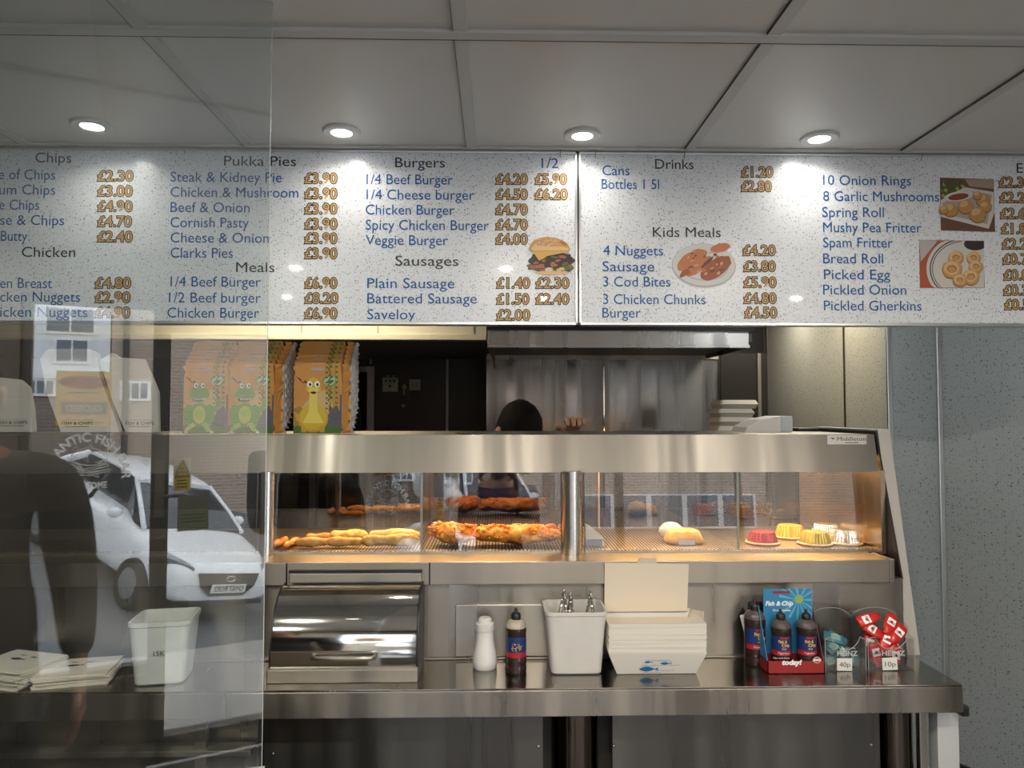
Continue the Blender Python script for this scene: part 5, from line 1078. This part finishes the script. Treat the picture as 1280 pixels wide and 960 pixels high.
nd('fr', .31, 2.86, 1.34, .034); E += [('elr', 'fr'), ('fr', 'Rw'), ('ell', 'Lw')]
skinmesh('body', thin(N), E, skin_m, wk)
S = {k: (N[k][0], N[k][1]) for k in ('pel', 'ab', 'ch', 'ut', 'shl', 'ell', 'shr', 'elr')}
S = {k: (v[0], tuple(x+.014 for x in (v[1] if isinstance(v[1], tuple) else (v[1], v[1])))) for k, v in S.items()}
S['ell'] = (N['shl'][0].lerp(N['ell'][0], .75), (.06, .06)); S['elr'] = (N['shr'][0].lerp(N['elr'][0], .75), (.06, .06))
S['hem'] = (Vector((-.08, 3.26, .86)), (.165, .13)); S['ut'] = (Vector((.022, 3.07, 1.520)), (.092, .092))
skinmesh('shirt', S, [('hem', 'pel'), ('pel', 'ab'), ('ab', 'ch'), ('ch', 'ut'), ('ut', 'shl'), ('shl', 'ell'), ('ut', 'shr'), ('shr', 'elr')], blue_s, wk)
T_ = {k: (N[k][0], tuple(x+.012 for x in (N[k][1] if isinstance(N[k][1], tuple) else (N[k][1], N[k][1])))) for k in ('pel', 'hpl', 'knl', 'anl', 'hpr', 'knr', 'anr')}
T_['wst'] = (Vector((-.08, 3.25, 1.04)), (.145, .11))
skinmesh('trousers', T_, [('wst', 'pel'), ('pel', 'hpl'), ('hpl', 'knl'), ('knl', 'anl'), ('pel', 'hpr'), ('hpr', 'knr'), ('knr', 'anr')], dark_tr, wk)
head_parts(wk, Vector((.090, 2.905, 1.518)), Matrix.Rotation(R(26), 3, 'Z') @ Matrix.Rotation(R(34), 3, 'X') @ Matrix.Scale(1.06, 3))

# customers: they stand on this side of the counter and are seen in the glass
def stander(x, y, H, shirt, label, phone=False, hairm=hair_m, build=1.0, yaw=0):
    t = thing('person', label, 'person', (x, y, 0)); k = H/1.75; N = {}; E = []
    def nd(n, a, b, c, r): N[n] = (Vector((x+a*k, y+b*k, c*k)), tuple(q*k for q in (r if isinstance(r, tuple) else (r, r))))
    bu = build
    nd('pel', 0, 0, .96, (.15*bu, .11*bu)); nd('ab', 0, .01, 1.13, (.135*bu, .11*bu)); nd('ch', 0, 0, 1.30, (.16*bu, .115*bu)); nd('ut', 0, -.01, 1.42, (.12*bu, .085)); nd('nk', 0, .0, 1.51, .055); nd('hd', 0, .01, 1.58, .055)
    E += [('pel', 'ab'), ('ab', 'ch'), ('ch', 'ut'), ('ut', 'nk'), ('nk', 'hd')]
    for s, q in ((-1, 'l'), (1, 'r')):
        nd('hp'+q, s*.09, 0, .90, .095*bu); nd('kn'+q, s*.10, .02, .50, .062); nd('an'+q, s*.10, 0, .09, .042); nd('to'+q, s*.12, .14, .04, .035); nd('sh'+q, s*.19*bu, -.01, 1.41, .062*bu)
        E += [('pel', 'hp'+q), ('hp'+q, 'kn'+q), ('kn'+q, 'an'+q), ('an'+q, 'to'+q), ('ut', 'sh'+q), ('sh'+q, 'el'+q), ('el'+q, q+'w')]
        if phone:
            nd('el'+q, s*.20, .10, 1.16, .046); wz = Vector((x*0+s*.115, -.085, 1.50)); hand_nodes(q, wz, (-s*.75, .35, .55), (s*.5, .7, -.2) if False else (0, -1, 0), (0, .3, -.9) if False else (0, 0, -1), N, E, curl=.45, s=.95)
        else:
            nd('el'+q, s*.25, -.02, 1.13, .046); hand_nodes(q, (x+s*.27*k, y+.06*k, .89*k), (0, .15, -.98), (s, 0, 0), (0, 1, 0), N, E, curl=.3)
    skinmesh('body', thin(N), E, skin_m, t)
    up = lambda ks, d: {q: (N[q][0], tuple(r+d for r in N[q][1])) for q in ks}
    S = up(('pel', 'ab', 'ch', 'ut', 'shl', 'ell', 'shr', 'elr'), .016)
    for q in 'lr': S['f'+q] = (N['el'+q][0].lerp(N[q+'w'][0], .8), (.042, .042))
    S['hem'] = (Vector((x, y, .84*k)), (.165*k*bu, .135*k)); S['pel'] = (S['pel'][0], (.168*k*bu, .135*k))
    skinmesh('shirt', S, [('hem', 'pel'), ('pel', 'ab'), ('ab', 'ch'), ('ch', 'ut'), ('ut', 'shl'), ('shl', 'ell'), ('ell', 'fl'), ('ut', 'shr'), ('shr', 'elr'), ('elr', 'fr')], shirt, t)
    TT = up(('pel', 'hpl', 'knl', 'anl', 'hpr', 'knr', 'anr'), .014); TT['wst'] = (Vector((x, y, 1.05*k)), (.145*k*bu, .11*k)); TT['pel'] = (TT['pel'][0], (.13*k*bu, .11*k))
    skinmesh('trousers', TT, [('wst', 'pel'), ('pel', 'hpl'), ('hpl', 'knl'), ('knl', 'anl'), ('pel', 'hpr'), ('hpr', 'knr'), ('knr', 'anr')], dark_tr, t)
    for s in (-1, 1):
        MB().rbox([(x+s*.11*k, y+.06, .048, .135, .045, .001), (x+s*.11*k, y+.06, .050, .138, .045, .03), (x+s*.11*k, y+.03, .040, .09, .035, .085)]).obj('shoe', shoe, t, smooth='all')
    head_parts(t, Vector((x, y+.015, 1.635*k)), Matrix.Rotation(R(180+yaw), 3, 'Z'), hair=hairm)
    return t
stander(-1.0, .30, 1.76, mat('black_tshirt', (.010, .010, .010), rough=.8), 'dark-haired person in a black t-shirt, mirrored in the cabinet glass', build=1.12)
stander(-1.62, .62, 1.72, mat('charcoal_top', (.018, .017, .016), rough=.8), 'person in a charcoal top, mirrored at the left end of the cabinet glass', yaw=60)
stander(.02, -.34, 1.74, mat('navy_jumper', (.008, .016, .045), rough=.8), 'person in a navy jumper holding up a phone, mirrored in the cabinet glass', phone=True)
t = thing('phone', 'black phone held up by the person in the navy jumper', 'phone', (0, -.03, 1.6))
MB().box(-.075, .075, -.085, -.077, 1.565, 1.635, .002).obj('case', black, t); MB().box(-.010, .010, -.077, -.075, 1.60, 1.62, .001).obj('camera_lens', mat('lens_glass', (.02, .02, .03), rough=.1), t)

# ================================================================== THE GLASS SCREEN
u = Vector((math.cos(GA), math.sin(GA), 0)); zg0, zg1 = .978, CEIL
t = thing('glass_screen', 'tall clear glass screen at the left with a bare upright edge, mirroring the street', 'glass screen', (GP.x, GP.y, zg0))
a = GP-u*1.35; n_ = GN*.006
MB().prism([(GP.x, GP.y, zg0), (a.x, a.y, zg0), (a.x, a.y, zg1), (GP.x, GP.y, zg1)], n_).obj('pane', glass_screen, t)
b = GP-u*.0012
MB().prism([(GP.x, GP.y, zg0), (b.x, b.y, zg0), (b.x, b.y, zg1), (GP.x, GP.y, zg1)], GN*.0066).obj('ground_edge', mat('ground_glass_edge', (.50, .53, .53), rough=.3, alpha=.6), t)
q0 = GP-GN*.010
MB().prism([tuple(q0+Vector((0, 0, .968))), tuple(q0-u*1.35+Vector((0, 0, .968))), tuple(q0-u*1.35+Vector((0, 0, .980))), tuple(q0+Vector((0, 0, .980)))], GN*.026).obj('base_channel', alu, t)
q0 = GP-GN*.05
struct(MB().prism([tuple(q0), tuple(q0-u*1.35), tuple(q0-u*1.35+Vector((0, 0, .967))), tuple(q0+Vector((0, 0, .967)))], GN*.11).obj('wall_low', wall_m))

# ================================================================== SIGNS AND STICKERS ON THE SHOPFRONT (mirrored in the screen)
def W(px, py, d=.0): p = RP(px, py, YS+d); return p
YD = YS-.055
def WD(px, py): return RP(px, py, YD)
t = thing('window_decal', 'white arched window lettering over a fish drawing, mirrored in the glass screen', 'window decal', WD(108, 575), None)
mb = MB()
c0 = (110, 593); arcw = R(196)
def arcwarp(a, b):
    th = R(188)-a*arcw; r = 41+b; return WD(c0[0]+r*1.02*math.cos(th), c0[1]-r*math.sin(th)*1.0)
vs_, fs = glyphs('ATLANTIC FISH BAR', .03); x1 = max(v.x for v in vs_); bv = [mb.bm.verts.new(arcwarp(v.x/x1, v.y/.72*11.5)) for v in vs_]
for f in fs: mb.bm.faces.new([bv[i] for i in f])
mb.obj('arched_lettering', vinyl_w, t, smooth=None)
mb = MB(); p0 = WD(86, 612); p1 = WD(133, 612); write(mb, 'WELCOME', p0, (1, 0, 0), Z_, p1.x-p0.x, .028, off=.02); mb.obj('straight_lettering', vinyl_w, t, smooth=None)
mb = MB()
def stroke(pp, r=.0022): mb.tube([WD(x, y) for x, y in pp], r, 5)
stroke([(112+23*math.cos(k*.3)*(1 if math.cos(k*.3) < 0 else .75), 571-11*math.sin(k*.3)) for k in range(21)]); stroke([(128, 568), (134, 560), (133, 571), (136, 581), (127, 575)])
stroke([(89, 563), (95, 558), (99, 566), (94, 571), (88, 568)]); stroke([(106, 561), (112, 556), (118, 563)]); stroke([(104, 574), (110, 578), (108, 570), (113, 566)])
for (xa, ya_, xb, yb__) in ((84, 582, 104, 588), (86, 588, 112, 592), (96, 583, 122, 594), (108, 586, 134, 580), (112, 592, 136, 586), (88, 577, 100, 582), (118, 578, 132, 576), (100, 592, 128, 588)):
    stroke([(xa, ya_), (xb, yb__)]); stroke([(xa, ya_+3), (xb, yb__+3)]); stroke([(xb, yb__), (xb+1, yb__+3)])
mb.obj('fish_drawing', vinyl_w, t, smooth='all')
# hanging sign
a, b = W(70, 463, .03), W(139, 533, .03); yy = YS+.03; xa, xb = min(a.x, b.x), max(a.x, b.x); z0_, z1_ = b.z, a.z; L_, H_ = xb-xa, z1_-z0_
t = thing('hanging_sign', 'yellow hanging sign with a red oval, mirrored in the glass screen', 'sign', ((xa+xb)/2, yy, z0_))
MB().box(xa, xb, yy-.006, yy, z0_, z1_, .001).obj('board', vinyl('sign_yellow', (.80, .58, .22), .35), t)
nx = (-1, 0, 0)
mb = MB(); cx_, cz_ = (xa+xb)/2, z0_+H_*.80
mb.prism([(cx_+L_*.46*math.cos(k*.2618), yy, cz_+H_*.12*math.sin(k*.2618)) for k in range(24)], (0, .001, 0)); mb.obj('red_oval', vinyl('sign_red', (.75, .08, .04), .35), t)
mb = MB(); write(mb, 'PUKKA-PIES', (cx_+L_*.40, yy+.0016, cz_-H_*.05), nx, Z_, L_*.80, H_*.11, off=.04); write(mb, 'Tasty hot pies', (cx_+L_*.27, yy+.0012, z0_+H_*.61), nx, Z_, L_*.54, H_*.035, off=.03) if False else None
for zz, w_ in ((.60, .27), (.06, .36)): mb.box(cx_-L_*w_, cx_+L_*w_, yy, yy+.001, z0_+H_*zz, z0_+H_*(zz+.02))
mb.obj('sign_lettering', black_t, t, smooth=None)
MB().box(xa+L_*.10, xb-L_*.10, yy, yy+.002, z0_+H_*.22, z0_+H_*.44).obj('slider', vinyl('slider_grey', (.22, .20, .18), .3), t)
mb = MB(); write(mb, 'CLOSED', (cx_+L_*.32, yy+.0026, z0_+H_*.275), nx, Z_, L_*.64, H_*.11, off=.03); mb.obj('slider_lettering', vinyl('slider_letters', (.9, .8, .55), .4), t, smooth=None)
# stickers on the door glass
p0, p1 = RP(217, 573, YD+.006), RP(238, 613, YD+.006); yy = YD+.006
t = thing('warning_sticker', 'yellow and black triangle warning sticker on the door glass, mirrored in the screen', 'sticker', (p0.x, yy, p1.z))
MB().box(p0.x, p1.x, yy-.001, yy, p1.z, p0.z).obj('backing', vinyl('sticker_white', (.8, .78, .7), .4), t); w_, h_ = p1.x-p0.x, p0.z-p1.z
MB().box(p0.x+w_*.05, p1.x-w_*.05, yy, yy+.0005, p1.z+h_*.02, p1.z+h_*.52).obj('yellow_field', vinyl('warning_yellow', (.9, .68, .02), .4), t)
cx_ = (p0.x+p1.x)/2
for f_, m in ((1, black_t), (.78, MATS['warning_yellow'])):
    MB().prism([(cx_-w_*.42*f_, yy+.0006+(1-f_)*.003, p1.z+h_*(.75-.21*f_)), (cx_+w_*.42*f_, yy+.0006+(1-f_)*.003, p1.z+h_*(.75-.21*f_)), (cx_, yy+.0006+(1-f_)*.003, p1.z+h_*(.72+.24*f_))], (0, .0004, 0)).obj('triangle', m, t)
mb = MB(); write(mb, 'WARNING', (cx_+w_*.38, yy+.001, p1.z+h_*.40), nx, Z_, w_*.76, h_*.08, off=.04)
for z in (.30, .20, .10): mb.box(cx_-w_*.3, cx_+w_*.3, yy+.0006, yy+.001, p1.z+h_*z, p1.z+h_*(z+.035))
mb.box(cx_-w_*.12, cx_+w_*.12, yy+.0018, yy+.002, p1.z+h_*.66, p1.z+h_*.71); mb.obj('sticker_lettering', black_t, t, smooth=None)
p0, p1 = RP(222, 620, YD+.006), RP(260, 662, YD+.006)
t = thing('notice_sheet', 'grey-green notice sheet stuck on the door glass below the yellow sticker', 'notice', (p0.x, yy, p1.z)); w_, h_ = p1.x-p0.x, p0.z-p1.z
MB().box(p0.x, p1.x, yy-.001, yy, p1.z, p0.z).obj('sheet', mat('notice_green_grey', (.16, .17, .12), rough=.6), t)
MB().box(p0.x+w_*.04, p1.x-w_*.04, yy, yy+.0005, p1.z+h_*.06, p1.z+h_*.6).obj('green_panel', mat('notice_green', (.22, .27, .14), rough=.6), t)
mb = MB()
for k in range(3): mb.box(p0.x+w_*.1, p1.x-w_*.1, yy+.0005, yy+.0008, p1.z+h_*(.44-.1*k), p1.z+h_*(.47-.1*k))
mb.obj('lines', black_t, t)

# ================================================================== THE STREET
VC = (-3.62, 9.49, -1.14); VA = (R(54.3), R(12.6), R(10.6))
MC = MIR @ Matrix.Translation(VC) @ Matrix.Rotation(VA[0], 4, 'Z') @ Matrix.Rotation(VA[1], 4, 'X') @ Matrix.Rotation(VA[2], 4, 'Y') @ Matrix.Diagonal((-1, 1, 1, 1))
nrm = (MC.to_3x3() @ Vector((0, 0, 1))).normalized(); org = MC @ Vector((0, 0, 0))
def gz(x, y): return org.z-((x-org.x)*nrm.x+(y-org.y)*nrm.y)/nrm.z
print('CAR', org, 'nose dir', MC.to_3x3() @ Vector((0, -1, 0)), 'nrm', nrm, 'z at shop', [round(gz(x, YS-.2), 2) for x in (-3, 0, 3)], 'z at y-8', [round(gz(x, -8), 2) for x in (-5, 0, 5)])
asph = mat('asphalt', (.13, .135, .14), rough=.9, vary=.15, vscale=3); pave = mat('pavement', (.30, .29, .28), rough=.9, vary=.1, vscale=5)
def ground(name, x0, x1, y0, y1, m, lift=0, f=gz):
    me = MB(); me.prism([(x0, y0, f(x0, y0)+lift), (x1, y0, f(x1, y0)+lift), (x1, y1, f(x1, y1)+lift), (x0, y1, f(x0, y1)+lift)], (0, 0, -.3)); return struct(me.obj(name, m))
ground('road', -16, 16, -15.5, -3.2, asph); 
flat = lambda x, y: -.12
ground('pavement', -16, 16, -3.2, YS-.12, pave, 0, flat)
paint = mat('white_car_paint', (.80, .82, .84), rough=.22, coat=.6); cglass = mat('car_glass', (.03, .035, .04), rough=.05, spec=.9); tyre = mat('tyre_rubber', (.015, .015, .015), rough=.8); dkp = mat('dark_car_plastic', (.02, .02, .022), rough=.45)
def car(mtx, pm, label, plate, emblem=True):
    t = thing('parked_car', label, 'car', (0, 0, 0)); t.rotation_mode = 'QUATERNION'
    mb = MB(); rs = []
    for y, zl, zt__, w_, wt in ((.0, .28, .60, .60, .50), (.04, .24, .72, .72, .62), (.22, .22, .80, .80, .70), (.55, .21, .88, .85, .74), (1.0, .20, .97, .87, .78), (2.0, .20, .98, .87, .80), (3.1, .20, 1.0, .87, .80), (3.75, .24, 1.0, .84, .74), (3.98, .28, .86, .76, .62), (4.02, .32, .70, .66, .5)):
        rs.append([(-w_*.8, y, zl), (w_*.8, y, zl), (w_, y, zl+.14), (w_*1.01, y, zl+(zt__-zl)*.55), (w_*.98, y, zt__-.09), (wt, y, zt__-.01), (wt*.5, y, zt__+.02), (-wt*.5, y, zt__+.02), (-wt, y, zt__-.01), (-w_*.98, y, zt__-.09), (-w_*1.01, y, zl+(zt__-zl)*.55), (-w_, y, zl+.14)])
    mb.rings(rs); body = mb.obj('body', pm, t, smooth='all'); s_ = body.modifiers.new('s', 'SUBSURF'); s_.levels = 2; s_.render_levels = 2
    mb = MB()
    def rr(pts_): return [(x, y, z) for x, y, z in pts_]
    gl = [(.98, .97, .74), (1.30, 1.17, .68), (1.78, 1.40, .57), (2.2, 1.44, .555), (3.1, 1.42, .54), (3.6, 1.20, .62), (3.86, 1.0, .68)]
    mb.rings([[(-w_-.05*(z < 1.39), y, .95), (w_+.05*(z < 1.39), y, .95), (w_, y, z), (-w_, y, z)] for y, z, w_ in [(a, b, c) for a, b, c in gl]]); mb.obj('windows', cglass, t)
    mb = MB(); mb.rings([[(-w_, y, z-.03), (w_, y, z-.03), (w_+.01, y, z), (w_*.8, y, z+.035), (-w_*.8, y, z+.035), (-w_-.01, y, z)] for y, z, w_ in ((1.72, 1.395, .56), (1.85, 1.43, .565), (2.3, 1.455, .56), (3.1, 1.44, .545), (3.25, 1.40, .53))]); mb.obj('roof', pm, t, smooth=True)
    for s in (-1, 1):
        mb = MB(); mb.tube([(s*.76, .96, .95), (s*.68, 1.33, 1.18), (s*.575, 1.76, 1.405)], [.035, .032, .034], 8); mb.obj('front_pillar', pm, t, smooth='all')
        mb = MB(); mb.tube([(s*.74, 3.9, .98), (s*.63, 3.6, 1.20), (s*.55, 3.2, 1.40)], .06, 8); mb.obj('rear_pillar', pm, t, smooth='all')
        mb = MB(); mb.tube([(s*.80, 2.35, .95), (s*.60, 2.35, 1.40)], .03, 8); mb.obj('middle_pillar', dkp, t, smooth='all')
        MB().ball((s*.955, 1.38, 1.02), .10, .065, .075, 14, 10).obj('wing_mirror', pm, t, smooth='all')
        mb = MB(); mb.rings([[(s*.52, .05, .66), (s*.52, .05, .74), (s*.56, .15, .77), (s*.56, .12, .64)], [(s*.80, .28, .70), (s*.80, .28, .80), (s*.81, .42, .86), (s*.81, .40, .72)]]); mb.obj('headlight', mat('headlight_glass', (.30, .32, .34), rough=.08, metal=.5), t, smooth=None)
        for y in (.72, 3.25):
            wv_ = MB().lathe([(.0, -.10), (.30, -.10), (.315, -.06), (.315, .06), (.30, .10), (.0, .10)], (0, 0, 0), 32).xf(Matrix.Translation((s*.80, y, .315)) @ Matrix.Rotation(R(90), 4, 'Y')).obj('wheel', tyre, t, smooth=True)
            MB().lathe([(.0, -.105), (.19, -.105), (.20, .0), (.19, .105), (.0, .105)], (0, 0, 0), 24).xf(Matrix.Translation((s*.80, y, .315)) @ Matrix.Rotation(R(90), 4, 'Y')).obj('hub_cap', mat('hub_silver', (.5, .5, .52), rough=.3, metal=.9), wv_, smooth=True)
    gr = MB().prism([(-.46, .028, .68), (.46, .028, .68), (.40, -.005, .52), (.26, -.012, .40), (-.26, -.012, .40), (-.40, -.005, .52)], (0, -.02, 0)).obj('grille', dkp, t)
    MB().box(-.62, .62, -.012, .1, .27, .335, .01).obj('bumper_intake', dkp, t)
    MB().box(-.26, .26, -.045, -.032, .445, .556, .002).obj('number_plate', mat('plate_white', (.75, .75, .72), rough=.4), t)
    if plate:
        mb = MB(); write(mb, plate, (.235, -.047, .466), (-1, 0, 0), Z_, .44, .070, off=.02) if False else write(mb, plate, (-.225, -.047, .466), (1, 0, 0), Z_, .44, .070, off=.02); mb.obj('plate_lettering', black_t, t, smooth=None)
        mb = MB(); mb.tube([(.065*math.cos(k*.3142), -.03, .625+.035*math.sin(k*.3142)) for k in range(21)], .006, 6); write(mb, 'H', (-.028, -.034, .603), (1, 0, 0), Z_, .055, .044, off=.03, shear=.35); mb.obj('oval_emblem', chrome, t, smooth=None)
    t.matrix_world = mtx if False else Matrix.Identity(4)
    t.location = mtx.to_translation(); t.rotation_quaternion = mtx.to_quaternion(); return t
# the car's own x axis must run the other way for a viewer facing its nose
car(MC, paint, 'white hatchback parked nose towards the shop, mirrored in the glass screen', 'OY67 RUO')
v2 = MC @ Matrix.Translation((3.3, 4.2, 0)); car(v2, mat('grey_blue_car_paint', (.12, .14, .18), rough=.25, coat=.5), 'grey-blue car parked beyond the white hatchback, mirrored at the edge of the glass screen', '')
# houses over the road
YO = -15.0; brick_m = bricks('brown_brick', (.36, .27, .20), (.30, .21, .15), (.42, .38, .33)); render_m = mat('white_render', (.68, .70, .72), rough=.85, vary=.05, vscale=2)
wfr = mat('white_window_frame', (.7, .7, .7), rough=.4); wgl = mat('dark_window_glass', (.05, .07, .10), rough=.06, spec=.9)
xw = RP(137, 480, YO).x; xl = RP(14, 480, YO).x
def bwin(t, x0, x1, z0, z1, y, n=2):
    w_ = MB().box(x0-.05, x1+.05, y, y+.05, z0-.06, z1+.05, .01).obj('window', wfr, t)
    for k in range(n): a = x0+(x1-x0)*k/n; MB().box(a+.02, a+(x1-x0)/n-.02, y+.04, y+.06, z0, z1).obj('pane', wgl, w_)
    return w_
t = thing('white_house', 'white rendered building across the road, mirrored at the left of the glass screen', 'building', ((xl+xw)/2, YO, -2))
MB().box(xl, xw, YO-6, YO, -4.5, 8).obj('wall', render_m, t)
MB().box(xl-.2, xw, YO-6, YO+.25, 8, 8.25).obj('roof', mat('grey_roof', (.12, .12, .13), rough=.8), t)
def WW(a, b, c, d): p, q = RP(a, c, YO), RP(b, d, YO); return p.x, q.x, q.z, p.z
for r_ in ((58, 118, 385, 416), (10, 30, 385, 420), (70, 110, 425, 452)): x0, x1, z0, z1 = WW(*r_); bwin(t, x0, x1, z0, z1, YO)
zg = RP(80, 474, YO).z; MB().box(xl+.02, xw-.02, YO, YO+.04, -4.5, zg).obj('ground_floor', bricks('dark_brown_brick', (.16, .12, .09), (.12, .09, .07), (.20, .18, .16)), t); MB().box(xl+.02, xw-.02, YO, YO+.12, zg, zg+.12).obj('ledge', wfr, t)
x0, x1, z0, z1 = WW(34, 68, 476, 492); bwin(t, x0, x1, z0, z1, YO+.04, 3)
t = thing('brick_house', 'brown brick building across the road, mirrored between the sign and the door post', 'building', (3, YO, -2))
MB().box(xw+.02, 10, YO-6, YO+.02, -4.5, 8).obj('wall', brick_m, t)
MB().box(xw+.02, 10.2, YO-6, YO+.3, 8, 8.25).obj('roof', MATS['grey_roof'], t)
x0, x1, z0, z1 = WW(153, 185, 479, 498); bwin(t, x0, x1, z0, z1, YO+.02, 3)
for k in range(5): bwin(t, 2.2+.95*k, 3.05+.95*k, .75, 1.55, YO+.02, 1)
bwin(t, 3, 4.6, 3.6, 4.8, YO+.02, 3); bwin(t, 6.5, 8, 3.6, 4.8, YO+.02, 3)
MB().box(8.2, 9.4, YO+.02, YO+.08, -4, .3).obj('door', mat('blue_grey_door', (.12, .16, .2), rough=.5), t)
MB().tube([(xw+.3, YO+.1, -4), (xw+.3, YO+.1, 8)], .06).obj('drainpipe', dkp, t)
t = thing('brick_garage', 'long low brick building at the far left of the street', 'building', (-8, YO, -2))
MB().box(-16, xl-.02, YO-5, YO-.3, -4.5, 3.2).obj('wall', brick_m, t); MB().box(-16, xl-.02, YO-5, YO-.1, 3.2, 3.4).obj('roof', MATS['grey_roof'], t)
